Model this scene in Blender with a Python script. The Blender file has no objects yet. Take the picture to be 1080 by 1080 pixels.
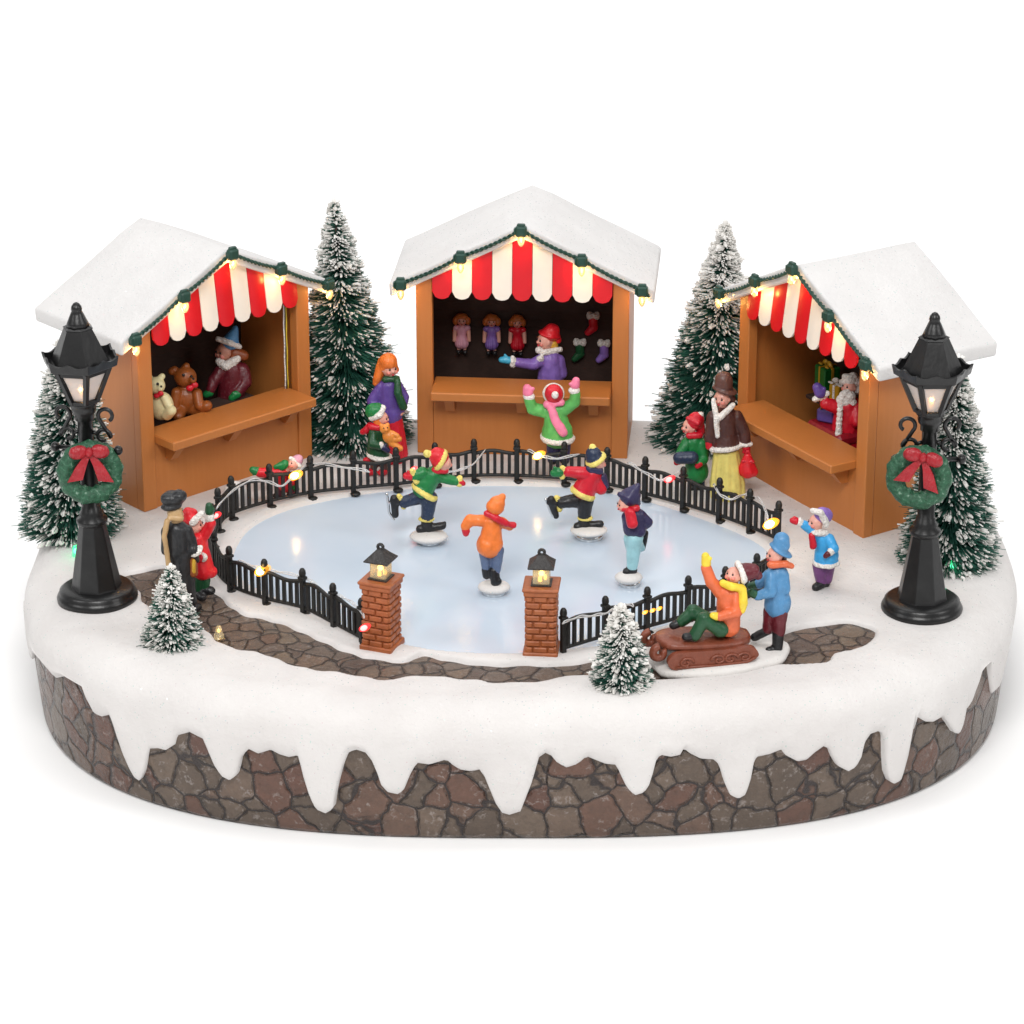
import bpy, math, random
import numpy as np
from mathutils import Vector, Matrix, noise
random.seed(7); np.random.seed(7)
PI = math.pi
SC = bpy.context.scene
COL = SC.collection

# ------------------------------------------------------------------ camera
PITCH = math.radians(22.6); FPX = 3550.0; DIST = 35.5
cp, sp = math.cos(PITCH), math.sin(PITCH)
CAM = (0.0, -DIST*cp, 1.5 + DIST*sp)
Z0 = 1.40                                   # height of the snowy plateau

def _ray(px, py):
    a = (px-540)/FPX; b = -(py-540)/FPX
    return (a, cp + b*sp, -sp + b*cp)
def at(px, py, z=Z0):                       # measured photo point on a level plane
    d = _ray(px, py); t = (z-CAM[2])/d[2]
    return Vector((CAM[0]+t*d[0], CAM[1]+t*d[1], z))
def aty(px, py, y):                         # measured photo point on an upright plane
    d = _ray(px, py); t = (y-CAM[1])/d[1]
    return Vector((CAM[0]+t*d[0], y, CAM[2]+t*d[2]))
def unit(y, z=2.0):                         # length of one photo pixel at that distance
    return ((y-CAM[1])*cp - (z-CAM[2])*sp)/FPX

cam = bpy.data.cameras.new('camera'); camo = bpy.data.objects.new('camera', cam); COL.objects.link(camo)
camo.location = CAM; camo.rotation_euler = (PI/2-PITCH, 0, 0)
cam.sensor_width = 36; cam.lens = FPX/1080*36; cam.clip_start = 0.5; cam.clip_end = 400
SC.camera = camo

# ------------------------------------------------------------------ materials
def lin(h):
    c = [int(h[i:i+2], 16)/255 for i in (0, 2, 4)]
    return tuple(v/12.92 if v <= .04045 else ((v+.055)/1.055)**2.4 for v in c) + (1.0,)
class NT:
    def __init__(s, name):
        s.m = bpy.data.materials.new(name); s.m.use_nodes = True
        s.t = s.m.node_tree; s.n = s.t.nodes; s.l = s.t.links
        s.b = s.n['Principled BSDF']
    def add(s, typ, **kw):
        n = s.n.new(typ)
        for k, v in kw.items():
            if k in n.inputs: n.inputs[k].default_value = v
            else: setattr(n, k, v)
        return n
    def link(s, a, b): s.l.new(a, b)
    def obj(s): return s.add('ShaderNodeTexCoord').outputs['Object']
    def bump(s, height, strength=.3, dist=.02, normal=None):
        b = s.add('ShaderNodeBump'); b.inputs['Strength'].default_value = strength
        b.inputs['Distance'].default_value = dist
        s.link(height, b.inputs['Height'])
        if normal is not None: s.link(normal, b.inputs['Normal'])
        s.link(b.outputs[0], s.b.inputs['Normal']); return b.outputs[0]
    def ramp(s, fac, stops):
        r = s.add('ShaderNodeValToRGB'); e = r.color_ramp.elements
        e[0].position, e[0].color = stops[0]; e[1].position, e[1].color = stops[-1]
        for p, c in stops[1:-1]:
            x = e.new(p); x.color = c
        s.link(fac, r.inputs['Fac']); return r.outputs['Color']
    def mix(s, fac, a, b):
        m = s.add('ShaderNodeMix', data_type='RGBA')
        for i, v in ((0, fac), (6, a), (7, b)):
            if isinstance(v, (float, tuple, int)): m.inputs[i].default_value = v
            else: s.link(v, m.inputs[i])
        return m.outputs[2]
def noisetex(t, scale, detail=4, vec=None, rough=.55):
    n = t.add('ShaderNodeTexNoise'); n.inputs['Scale'].default_value = scale
    n.inputs['Detail'].default_value = detail; n.inputs['Roughness'].default_value = rough
    t.link(vec if vec is not None else t.obj(), n.inputs['Vector']); return n.outputs['Fac']

M = {}
def paint(name, hexc, rough=.42, var=.18, bump=.25, scale=9, spec=.5, coat=0.0, worn=0.0):
    """hand-painted resin or plastic: base colour with slight brush variation, fine bump"""
    t = NT(name); c = lin(hexc)
    dk = tuple(v*(1-var) for v in c[:3]) + (1,); lt = tuple(min(1, v*(1+var*.8)+.004) for v in c[:3]) + (1,)
    n1 = noisetex(t, scale, 5)
    colr = t.ramp(n1, [(.3, dk), (.5, c), (.72, lt)])
    if worn:
        w = t.ramp(noisetex(t, scale*4.5, 6, rough=.7), [(.575, (0,0,0,1)), (.66, (worn,)*3+(1,))])
        colr = t.mix(w, colr, tuple(min(1, v*1.2+.14) for v in c[:3])+(1,))
    t.link(colr, t.b.inputs['Base Color'])
    t.b.inputs['Roughness'].default_value = rough; t.b.inputs['Specular IOR Level'].default_value = spec
    t.b.inputs['Coat Weight'].default_value = coat; t.b.inputs['Coat Roughness'].default_value = .2
    if bump:
        mp = t.add('ShaderNodeMapping'); mp.inputs['Scale'].default_value = (1, 1, .45); t.link(t.obj(), mp.inputs['Vector'])
        nb = t.bump(noisetex(t, scale*1.5, 3, mp.outputs[0]), bump*1.3, .035); t.bump(noisetex(t, scale*3.6, 4), bump, .012, nb)
    M[name] = t.m; return t
# figure paints
for n, h in dict(skin='dfa392', skin_dark='b9806c', orange='ea7a33', orange_dull='d9693f', red='c8142a', red_bright='d81b28',
                 maroon='5c1420', wine='5b2030', green='12753a', green_dark='174b2c', green_light='5fb55c', purple='5f4795', lilac='8566b4',
                 lilac_dark='5c4a8c', navy='22304a', navy_purple='2f2a4f', denim='566685', pale_blue='9ccbd2', sky='3ba0dc',
                 blue='4d86b4', teal='3fa3c4', yellow='e6c93a', cream_yellow='e4d578', black_paint='17171a', charcoal='1e1f22', grey_dark='3a3b40',
                 brown='4d2d29', brown_hat='5d3a31', bear_brown='8f4c1e', bear_cream='ded3a4', bear_orange='e08a38', tan='b59468', pink='ec7f9f', pink_pale='d99db0',
                 plum='6b3a72', hair_orange='e2762f', hair_auburn='87431f', hair_yellow='d6a53a', hair_ginger='b5642a',
                 lips='b8343c', gold='c4992a', cheeks='dc8578', sled_brown='7c402c').items():
    paint(n, h, rough=.38, worn=.35 if n in ('blue', 'maroon', 'denim', 'plum', 'wine', 'navy') else 0.12)
def fur():
    t = NT('white_fur'); t.link(t.ramp(noisetex(t, 40, 3), [(.3, lin('cfc8c2')), (.65, lin('f4f0ea'))]), t.b.inputs['Base Color'])
    t.b.inputs['Roughness'].default_value = .7
    v = t.add('ShaderNodeTexVoronoi'); v.inputs['Scale'].default_value = 45; t.link(t.obj(), v.inputs['Vector'])
    t.bump(v.outputs['Distance'], .6, .02); M['white_fur'] = t.m
fur()
def furc(name, h):
    t = paint(name, h, rough=.5, bump=0)
    v = t.add('ShaderNodeTexVoronoi'); v.inputs['Scale'].default_value = 42; t.link(t.obj(), v.inputs['Vector'])
    t.bump(v.outputs['Distance'], .5, .018)
furc('yellow_trim', 'e9d572')
# dull metals / plastics
paint('black_plastic', '0e0e0f', rough=.34, bump=.08, scale=6, var=.1, spec=.5)
paint('fence_black', '12110f', rough=.5, bump=.2, scale=14, var=.15, worn=.12)
paint('lantern_metal', '2a2726', rough=.5, bump=.5, scale=16, var=.3, worn=.5)
paint('wood_dark', '3a2923', rough=.7, bump=0, scale=5, var=.25)
paint('box_green', '0f6b2c', rough=.35); paint('box_gold', 'b58a1d', rough=.3); paint('box_purple', '56468c', rough=.4); paint('cloth_red', '8e1020', rough=.45)
paint('socket_green', '173f33', rough=.4, bump=.2, scale=18)
paint('wreath_bow', '9c1420', rough=.35, worn=.25, bump=.6)
def metal():
    t = NT('steel'); t.b.inputs['Metallic'].default_value = 1; t.b.inputs['Base Color'].default_value = (.66, .66, .66, 1); t.b.inputs['Roughness'].default_value = .22; M['steel'] = t.m
metal()
def wood_planks():
    t = M['wood_dark']; nt = t.node_tree
    tc = nt.nodes.new('ShaderNodeTexCoord'); w = nt.nodes.new('ShaderNodeTexWave'); w.wave_type = 'BANDS'; w.bands_direction = 'Z'; w.wave_profile = 'SAW'
    w.inputs['Scale'].default_value = 3.4; w.inputs['Distortion'].default_value = .4; w.inputs['Detail'].default_value = 2
    b = nt.nodes.new('ShaderNodeBump'); b.inputs['Strength'].default_value = .7; b.inputs['Distance'].default_value = .03
    nt.links.new(tc.outputs['Object'], w.inputs['Vector']); nt.links.new(w.outputs['Fac'], b.inputs['Height'])
    nt.links.new(b.outputs[0], nt.nodes['Principled BSDF'].inputs['Normal'])
wood_planks()
def stall_wood():
    t = NT('stall_wood'); o = t.obj()
    mp = t.add('ShaderNodeMapping'); mp.inputs['Scale'].default_value = (7, 7, .7); t.link(o, mp.inputs['Vector'])
    g = noisetex(t, 3.2, 6, mp.outputs[0], .6); big = noisetex(t, 1.1, 3)
    c1 = t.ramp(g, [(.2, lin('b87136')), (.5, lin('bb7439')), (.85, lin('c0793d'))])
    c2 = t.mix(t.ramp(big, [(.35, (0,0,0,1)), (.75, (.5,.5,.5,1))]), c1, lin('b36d35'))
    t.link(c2, t.b.inputs['Base Color']); t.b.inputs['Roughness'].default_value = .45
    t.bump(g, .05, .02); M['stall_wood'] = t.m
stall_wood()
def awning(name, h):
    t = NT(name); t.link(t.ramp(noisetex(t, 3, 3), [(.3, tuple(v*.93 for v in lin(h)[:3])+(1,)), (.7, lin(h))]), t.b.inputs['Base Color'])
    t.b.inputs['Roughness'].default_value = .32; t.bump(noisetex(t, 5, 2), .15, .03); M[name] = t.m
awning('awning_red', 'd00f1e'); awning('awning_white', 'ece4d8')

def sparkle(t, surf_in, cell, thresh, gain):
    """glitter flakes glued on the snow: tiny mirror facets with random tilt"""
    v = t.add('ShaderNodeTexVoronoi'); v.inputs['Scale'].default_value = cell; t.link(t.obj(), v.inputs['Vector'])
    sep = t.add('ShaderNodeSeparateColor'); t.link(v.outputs['Color'], sep.inputs[0])
    gt = t.add('ShaderNodeMath', operation='GREATER_THAN'); gt.inputs[1].default_value = thresh; t.link(sep.outputs[0], gt.inputs[0])
    lt = t.add('ShaderNodeMath', operation='LESS_THAN'); lt.inputs[1].default_value = .42; t.link(v.outputs['Distance'], lt.inputs[0])
    mu = t.add('ShaderNodeMath', operation='MULTIPLY'); t.link(gt.outputs[0], mu.inputs[0]); t.link(lt.outputs[0], mu.inputs[1])
    m2 = t.add('ShaderNodeMath', operation='MULTIPLY'); m2.inputs[1].default_value = gain; t.link(mu.outputs[0], m2.inputs[0])
    sub = t.add('ShaderNodeVectorMath', operation='SUBTRACT'); sub.inputs[1].default_value = (.5, .5, .5); t.link(v.outputs['Color'], sub.inputs[0])
    sca = t.add('ShaderNodeVectorMath', operation='SCALE'); sca.inputs['Scale'].default_value = 1.0; t.link(sub.outputs[0], sca.inputs[0])
    geo = t.add('ShaderNodeNewGeometry')
    ad = t.add('ShaderNodeVectorMath', operation='ADD'); t.link(geo.outputs['Normal'], ad.inputs[0]); t.link(sca.outputs[0], ad.inputs[1])
    nm = t.add('ShaderNodeVectorMath', operation='NORMALIZE'); t.link(ad.outputs[0], nm.inputs[0])
    hue = t.ramp(sep.outputs[1], [(0, (1,.8,.86,1)), (.5, (.75,1,.93,1)), (1, (.86,.9,1,1))]); t.link(hue, t.b.inputs['Coat Tint'])
    t.link(m2.outputs[0], t.b.inputs['Coat Weight']); t.b.inputs['Coat IOR'].default_value = 1.75; t.b.inputs['Coat Roughness'].default_value = .12
    t.link(nm.outputs[0], t.b.inputs['Coat Normal'])
def snow(name, a, b, bumpk=.35, thr=.972):
    t = NT(name)
    n1 = noisetex(t, 1.3, 5); n2 = noisetex(t, 30, 4)
    t.link(t.ramp(n1, [(.3, lin(a)), (.7, lin(b))]), t.b.inputs['Base Color'])
    t.b.inputs['Roughness'].default_value = .75; t.b.inputs['Specular IOR Level'].default_value = .25
    nb = t.bump(n2, bumpk, .014); nb = t.bump(noisetex(t, 95, 3, rough=.7), .45, .008, nb); t.bump(noisetex(t, 4, 4), .32, .07, nb)
    sparkle(t, None, 62, thr, 1.0)
    M[name] = t.m
snow('snow', 'cecac8', 'd8d5d3'); snow('roof_snow', 'd0cecd', 'd8d6d5', .5, .96)
snow('figure_snow', 'd4d0cc', 'dedbd8', .3, .98)
def ice():
    t = NT('ice'); n = noisetex(t, .8, 4)
    t.link(t.ramp(n, [(.3, lin('bccad9')), (.7, lin('c4d1de'))]), t.b.inputs['Base Color'])
    r = t.ramp(noisetex(t, 6, 5), [(.35, (.13,)*3+(1,)), (.75, (.22,)*3+(1,))]); t.link(r, t.b.inputs['Roughness'])
    t.b.inputs['Specular IOR Level'].default_value = .4
    t.bump(noisetex(t, 2.2, 2), .04, .02); M['ice'] = t.m
ice()
def stones(name, scale, cols, groove, mortar=.055, dist=.06, brush=.55, rough=.33):
    t = NT(name); o = t.obj()
    wob = t.add('ShaderNodeTexNoise'); wob.inputs['Scale'].default_value = 3.0; wob.inputs['Detail'].default_value = 2; t.link(o, wob.inputs['Vector'])
    sub = t.add('ShaderNodeVectorMath', operation='SUBTRACT'); sub.inputs[1].default_value = (.5,)*3; t.link(wob.outputs['Color'], sub.inputs[0])
    sca = t.add('ShaderNodeVectorMath', operation='SCALE'); sca.inputs['Scale'].default_value = .22; t.link(sub.outputs[0], sca.inputs[0])
    ad = t.add('ShaderNodeVectorMath', operation='ADD'); t.link(o, ad.inputs[0]); t.link(sca.outputs[0], ad.inputs[1])
    ve = t.add('ShaderNodeTexVoronoi', feature='DISTANCE_TO_EDGE'); ve.inputs['Scale'].default_value = scale; t.link(ad.outputs[0], ve.inputs['Vector'])
    vc = t.add('ShaderNodeTexVoronoi'); vc.inputs['Scale'].default_value = scale; t.link(ad.outputs[0], vc.inputs['Vector'])
    for v in (ve, vc): v.inputs['Randomness'].default_value = .9
    sep = t.add('ShaderNodeSeparateColor'); t.link(vc.outputs['Color'], sep.inputs[0])
    cr = t.ramp(sep.outputs[0], cols)
    for e in (): pass
    fine = noisetex(t, 9, 6, rough=.65)
    cr = t.mix(t.ramp(fine, [(.35, (.35,.35,.35,1)), (.65, (0,0,0,1))]), cr, tuple(v*.45 for v in cols[0][1][:3])+(1,))
    # dry-brushed pale paint caught on the stone edges and ridges
    edge = t.ramp(ve.outputs['Distance'], [(mortar*1.0, (0,0,0,1)), (mortar*1.5, (1,1,1,1)), (mortar*2.6, (0,0,0,1))])
    rid = t.ramp(noisetex(t, 17, 5, rough=.75), [(.5, (0,0,0,1)), (.68, (1,1,1,1))])
    brk = t.ramp(noisetex(t, 10, 4, rough=.7), [(.50, (0,0,0,1)), (.60, (.75,.75,.75,1))])
    r2 = t.add('ShaderNodeMath', operation='MULTIPLY'); t.link(brk, r2.inputs[1])
    mul = t.add('ShaderNodeMath', operation='MULTIPLY'); t.link(edge, mul.inputs[0]); t.link(rid, mul.inputs[1])
    rn = noisetex(t, 3.4, 4, rough=.6)           # thin pale scuffs along the ridges of each stone
    rid2 = t.ramp(rn, [(.49, (0,0,0,1)), (.515, (.8,.8,.8,1)), (.55, (0,0,0,1))])
    mx = t.add('ShaderNodeMath', operation='MAXIMUM'); t.link(mul.outputs[0], mx.inputs[0]); t.link(rid2, r2.inputs[0]); t.link(r2.outputs[0], mx.inputs[1])
    mb = t.add('ShaderNodeMath', operation='MULTIPLY'); mb.inputs[1].default_value = brush; t.link(mx.outputs[0], mb.inputs[0])
    cr = t.mix(mb.outputs[0], cr, lin('a89f9a'))
    cr = t.mix(t.ramp(ve.outputs['Distance'], [(mortar*.45, (1,1,1,1)), (mortar*1.0, (0,0,0,1))]), cr, groove)
    t.link(cr, t.b.inputs['Base Color']); t.b.inputs['Roughness'].default_value = rough; t.b.inputs['Specular IOR Level'].default_value = .5
    prof = t.add('ShaderNodeMapRange'); prof.interpolation_type = 'SMOOTHSTEP'; prof.inputs['From Max'].default_value = mortar*2.6; t.link(ve.outputs['Distance'], prof.inputs['Value'])
    nb = t.bump(prof.outputs[0], .9, dist); nb = t.bump(noisetex(t, 6, 5, rough=.6), .7, .09, nb); t.bump(noisetex(t, 22, 5, rough=.7), .6, .03, nb)
    M[name] = t.m; return t
STC = [(0, lin('57493e')), (.40, lin('625347')), (.58, lin('6d5d50')), (.8, lin('66483b')), (1, lin('5c3d33'))]
stones('base_stone', 3.15, STC, lin('2c2321'), .036, .05, .8, .24)
stones('path_stone', 4.7, [(0, lin('5a4a41')), (.5, lin('6b5b50')), (.8, lin('786757')), (1, lin('6c5041'))], lin('2e2521'), .045, .03, .6, .36)
def needles():
    t = NT('bristle_green'); t.link(t.ramp(noisetex(t, 5, 3), [(.3, lin('1a443a')), (.7, lin('306a59'))]), t.b.inputs['Base Color']); t.b.inputs['Roughness'].default_value = .55; M['bristle_green'] = t.m
    t = NT('flock_white'); t.link(t.ramp(noisetex(t, 12, 3), [(.3, lin('cbc8c2')), (.7, lin('efedea'))]), t.b.inputs['Base Color']); t.b.inputs['Roughness'].default_value = .8; M['flock_white'] = t.m
    t = NT('wreath_green'); t.link(t.ramp(noisetex(t, 26, 4), [(.4, lin('17482f')), (.6, lin('265c40')), (.72, lin('7f9a88'))]), t.b.inputs['Base Color']); t.b.inputs['Roughness'].default_value = .4
    t.bump(noisetex(t, 30, 4), .7, .03); M['wreath_green'] = t.m
    t = NT('brick'); t.link(t.ramp(noisetex(t, 12, 4), [(.3, lin('8f4c28')), (.7, lin('a85f34'))]), t.b.inputs['Base Color']); t.b.inputs['Roughness'].default_value = .42; t.bump(noisetex(t, 22, 4), .3, .02); M['brick'] = t.m
needles()
def glow(name, col, s, base=(0.8, .8, .8, 1)):
    t = NT(name); t.b.inputs['Base Color'].default_value = base; t.b.inputs['Emission Color'].default_value = col + (1,); t.b.inputs['Emission Strength'].default_value = s; t.b.inputs['Roughness'].default_value = .2; M[name] = t.m
glow('bulb_core', (1, .60, .16), 5); glow('led_yellow', (1, .80, .36), 10); glow('led_red', (1, .22, .2), 4); glow('led_green', (.1, 1, .45), 4); glow('flame', (1, .46, .05), 3.5)
def shell(name, col, s_, k):
    t = NT(name); t.b.inputs['Emission Color'].default_value = col+(1,); t.b.inputs['Emission Strength'].default_value = s_; t.b.inputs['Base Color'].default_value = tuple(v*.8 for v in col)+(1,); t.b.inputs['Alpha'].default_value = k; M[name] = t.m
shell('led_yellow_shell', (1, .40, .02), 1.6, .38); shell('led_red_shell', (1, .03, .04), 1.3, .4); shell('led_green_shell', (.05, .9, .35), .8, .5); shell('led_small_shell', (1, .42, .02), 1.2, .5)
glow('led_small', (1, .55, .08), 3)
def glass(name, col, rough, trans=1.0, alpha=1):
    t = NT(name); t.b.inputs['Base Color'].default_value = col; t.b.inputs['Transmission Weight'].default_value = trans; t.b.inputs['Roughness'].default_value = rough; t.b.inputs['IOR'].default_value = 1.35; M[name] = t.m
glass('bulb_glass', (1, .86, .6, 1), .12, .8); glass('frosted_pane', (.92, .84, .79, 1), .25, .5); glass('lantern_glass', (.98, .88, .62, 1), .25, .75); glass('clear_wire', (.9, .9, .9, 1), .2, .5)
M['bulb_glass'].node_tree.nodes['Principled BSDF'].inputs['Emission Color'].default_value = (1, .50, .11, 1); M['bulb_glass'].node_tree.nodes['Principled BSDF'].inputs['Emission Strength'].default_value = .8
def backdrop_m():
    t = NT('white_paper'); t.b.inputs['Base Color'].default_value = (.95, .95, .95, 1); t.b.inputs['Roughness'].default_value = .9; t.b.inputs['Specular IOR Level'].default_value = .1
    t.link(t.ramp(noisetex(t, .3, 2), [(.3, (.945,.945,.945,1)), (.7, (.955,.955,.955,1))]), t.b.inputs['Base Color']); M['white_paper'] = t.m
backdrop_m()

# ------------------------------------------------------------------ mesh builder
class MB:
    def __init__(s): s.v = []; s.f = []; s.mi = []; s.sm = []; s.mats = []
    def mat(s, m):
        if m not in s.mats: s.mats.append(m)
        return s.mats.index(m)
    def add(s, vs, fs, m, smooth=False):
        o = len(s.v); k = s.mat(m); s.v += [tuple(v) for v in vs]
        for f in fs: s.f.append(tuple(i+o for i in f)); s.mi.append(k); s.sm.append(smooth)
    def box(s, c, size, m, rot=None, bev=0.0, taper=1.0):
        x, y, z = (d/2 for d in size); R = rot or Matrix.Identity(3); c = Vector(c)
        if bev <= 0:
            P = [(-x,-y,-z),(x,-y,-z),(x,y,-z),(-x,y,-z),(-x*taper,-y*taper,z),(x*taper,-y*taper,z),(x*taper,y*taper,z),(-x*taper,y*taper,z)]
            s.add([c + R @ Vector(p) for p in P], [(3,2,1,0),(4,5,6,7),(0,1,5,4),(1,2,6,5),(2,3,7,6),(3,0,4,7)], m); return
        b = min(bev, x*.9, y*.9, z*.9); P = []; idx = {}
        for sx in (-1, 1):
            for sy in (-1, 1):
                for sz in (-1, 1):
                    for ax in range(3):
                        q = [sx*(x-b), sy*(y-b), sz*(z-b)]; q[ax] = (sx*x, sy*y, sz*z)[ax]
                        idx[(sx, sy, sz, ax)] = len(P); P.append(q)
        F = []
        for ax in range(3):
            o = [i for i in range(3) if i != ax]
            for sg in (-1, 1):
                L = []
                for a, bb in ((-1,-1),(1,-1),(1,1),(-1,1)):
                    k = [0,0,0]; k[ax] = sg; k[o[0]] = a; k[o[1]] = bb; L.append(idx[(k[0],k[1],k[2],ax)])
                F.append(L)
            for a in (-1, 1):
                for bb in (-1, 1):
                    k0 = [0,0,0]; k0[o[0]] = a; k0[o[1]] = bb; k0[ax] = -1; k1 = list(k0); k1[ax] = 1
                    F.append([idx[(*k0, o[0])], idx[(*k1, o[0])], idx[(*k1, o[1])], idx[(*k0, o[1])]])
        for sx in (-1, 1):
            for sy in (-1, 1):
                for sz in (-1, 1): F.append([idx[(sx, sy, sz, a)] for a in range(3)])
        G = []
        for f in F:                      # orient outward
            p = [Vector(P[i]) for i in f]; n = (p[1]-p[0]).cross(p[2]-p[0]); cc = sum(p, Vector())/len(p)
            G.append(f if n.dot(cc) > 0 else f[::-1])
        s.add([c + R @ Vector(p) for p in P], G, m)
    def tube(s, pts, r, m, n=6, caps=True, smooth=True):
        pts = [Vector(p) for p in pts]; rr = r if isinstance(r, (list, tuple)) else [r]*len(pts)
        vs = []; prev = None
        for i, p in enumerate(pts):
            d = (pts[min(i+1, len(pts)-1)] - pts[max(i-1, 0)]).normalized()
            if prev is None:
                u = d.cross(Vector((0, 0, 1)));  u = d.cross(Vector((1, 0, 0))) if u.length < .05 else u
            else: u = prev - d*prev.dot(d)
            u.normalize(); prev = u; w = d.cross(u)
            for k in range(n):
                a = 2*PI*k/n; vs.append(p + (u*math.cos(a) + w*math.sin(a))*rr[i])
        fs = [(i*n+k, i*n+(k+1) % n, (i+1)*n+(k+1) % n, (i+1)*n+k) for i in range(len(pts)-1) for k in range(n)]
        if caps: fs += [tuple(range(n-1, -1, -1)), tuple((len(pts)-1)*n+k for k in range(n))]
        s.add(vs, fs, m, smooth)
    def lathe(s, prof, m, n=16, c=(0,0,0), smooth=True, rot=None, a0=0.0, axis=None):
        vs = []; c = Vector(c); R = rot or Matrix.Identity(3)
        for r, z in prof:
            for k in range(n):
                a = 2*PI*k/n + a0; vs.append(c + R @ Vector((r*math.cos(a), r*math.sin(a), z)))
        L = len(prof)
        fs = [(i*n+k, i*n+(k+1) % n, (i+1)*n+(k+1) % n, (i+1)*n+k) for i in range(L-1) for k in range(n)]
        fs += [tuple(range(n-1, -1, -1)), tuple((L-1)*n+k for k in range(n))]
        s.add(vs, fs, m, smooth)
    def ell(s, c, r, m, rot=None, nu=14, nv=9):
        c = Vector(c); R = rot or Matrix.Identity(3); vs = [c + R @ Vector((0, 0, -r[2]))]; fs = []
        for j in range(1, nv):
            t = -PI/2 + PI*j/nv
            for k in range(nu):
                a = 2*PI*k/nu; vs.append(c + R @ Vector((r[0]*math.cos(t)*math.cos(a), r[1]*math.cos(t)*math.sin(a), r[2]*math.sin(t))))
        vs.append(c + R @ Vector((0, 0, r[2]))); T = len(vs)-1
        for k in range(nu):
            fs.append((0, 1+(k+1) % nu, 1+k)); fs.append((T, T-nu+k, T-nu+(k+1) % nu))
        for j in range(nv-2):
            for k in range(nu): fs.append((1+j*nu+k, 1+j*nu+(k+1) % nu, 1+(j+1)*nu+(k+1) % nu, 1+(j+1)*nu+k))
        s.add(vs, fs, m, True)
    def caps(s, a, b, r1, r2, m, nu=14, nh=5):
        a, b = Vector(a), Vector(b); d = b-a; L = d.length
        if L < 1e-5: s.ell(a, (r1, r1, r1), m); return
        d /= L; u = d.cross(Vector((0, 0, 1))); u = d.cross(Vector((1, 0, 0))) if u.length < .05 else u
        u.normalize(); w = d.cross(u); rings = []
        for j in range(1, nh+1):
            t = PI/2*j/nh; rings.append((a - d*r1*math.cos(t), r1*math.sin(t)))
        for j in range(0, nh):
            t = PI/2*j/nh; rings.append((b + d*r2*math.sin(t), r2*math.cos(t)))
        vs = [a - d*r1]
        for p, r in rings:
            for k in range(nu):
                an = 2*PI*k/nu; vs.append(p + (u*math.cos(an) + w*math.sin(an))*r)
        vs.append(b + d*r2); T = len(vs)-1; nr = len(rings); fs = []
        for k in range(nu):
            fs.append((0, 1+(k+1) % nu, 1+k)); fs.append((T, 1+(nr-1)*nu+k, 1+(nr-1)*nu+(k+1) % nu))
            for j in range(nr-1): fs.append((1+j*nu+k, 1+j*nu+(k+1) % nu, 1+(j+1)*nu+(k+1) % nu, 1+(j+1)*nu+k))
        s.add(vs, fs, m, True)
    def prism(s, poly, y0, y1, m, bev=0.0, smooth=False):     # outline in xz, extruded along y
        n = len(poly); vs = [(x, y0, z) for x, z in poly] + [(x, y1, z) for x, z in poly]
        A = sum(poly[i][0]*poly[(i+1) % n][1]-poly[(i+1) % n][0]*poly[i][1] for i in range(n))
        fr = list(range(n)); bk = list(range(n, 2*n)); flip = (A > 0) != (y0 < y1)
        fs = [tuple(fr), tuple(bk[::-1])] + [((i+1) % n, i, n+i, n+(i+1) % n) for i in range(n)]
        if flip: fs = [f[::-1] for f in fs]
        s.add(vs, fs, m, smooth)
    def build(s, name, parent=None, bevel=0.0, autosmooth=None):
        me = bpy.data.meshes.new(name); me.from_pydata(s.v, [], s.f)
        for m in s.mats: me.materials.append(M[m])
        me.polygons.foreach_set('material_index', s.mi); me.polygons.foreach_set('use_smooth', s.sm); me.update()
        o = bpy.data.objects.new(name, me); COL.objects.link(o)
        if parent is not None: o.parent = parent
        if bevel:
            b = o.modifiers.new('bevel', 'BEVEL'); b.width = bevel; b.segments = 3; b.limit_method = 'ANGLE'; b.angle_limit = math.radians(40)
        return o
def tag(o, label, cat, group=None, kind=None):
    o['label'] = label; o['category'] = cat
    if group: o['group'] = group
    if kind: o['kind'] = kind
    return o
def thing(name, loc, label, cat, group=None, rz=0.0):
    o = bpy.data.objects.new(name, None); COL.objects.link(o); o.empty_display_size = .1
    o.location = loc; o.rotation_euler = (0, 0, rz); return tag(o, label, cat, group)
def lamp(parent, loc, col, watts, rad=.03):
    l = bpy.data.lights.new('bulb_light', 'POINT'); l.color = col; l.energy = watts; l.shadow_soft_size = rad
    o = bpy.data.objects.new('bulb_light', l); COL.objects.link(o); o.location = loc; o.parent = parent; return o
def copy_tree(o, parent=None):
    c = o.copy(); COL.objects.link(c); c.parent = parent
    for ch in list(o.children): copy_tree(ch, c)
    return c

# ------------------------------------------------------------------ backdrop, light
def backdrop():
    b = MB(); prof = [(-60, 0), (9, 0)] + [(9+9*math.sin(a), 9-9*math.cos(a)) for a in [PI/2*i/14 for i in range(1, 15)]] + [(18, 26)]
    vs = [(x, y, z) for y, z in prof for x in (-60, 60)]
    b.add(vs, [(2*i, 2*i+1, 2*i+3, 2*i+2) for i in range(len(prof)-1)], 'white_paper', True)
    o = b.build('backdrop'); o['kind'] = 'structure'; o['label'] = 'plain white seamless studio backdrop under and behind the display'
backdrop()
w = bpy.data.worlds.new('World'); SC.world = w; w.use_nodes = True
w.node_tree.nodes['Background'].inputs[0].default_value = (1, 1, 1, 1); w.node_tree.nodes['Background'].inputs[1].default_value = .35
def softbox(name, loc, tgt, sx, sy, watts, col=(1, 1, 1)):
    l = bpy.data.lights.new(name, 'AREA'); l.shape = 'RECTANGLE'; l.size = sx; l.size_y = sy; l.energy = watts; l.color = col
    o = bpy.data.objects.new(name, l); COL.objects.link(o); o.location = loc
    o.rotation_euler = (Vector(tgt)-Vector(loc)).to_track_quat('-Z', 'Y').to_euler()
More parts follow.
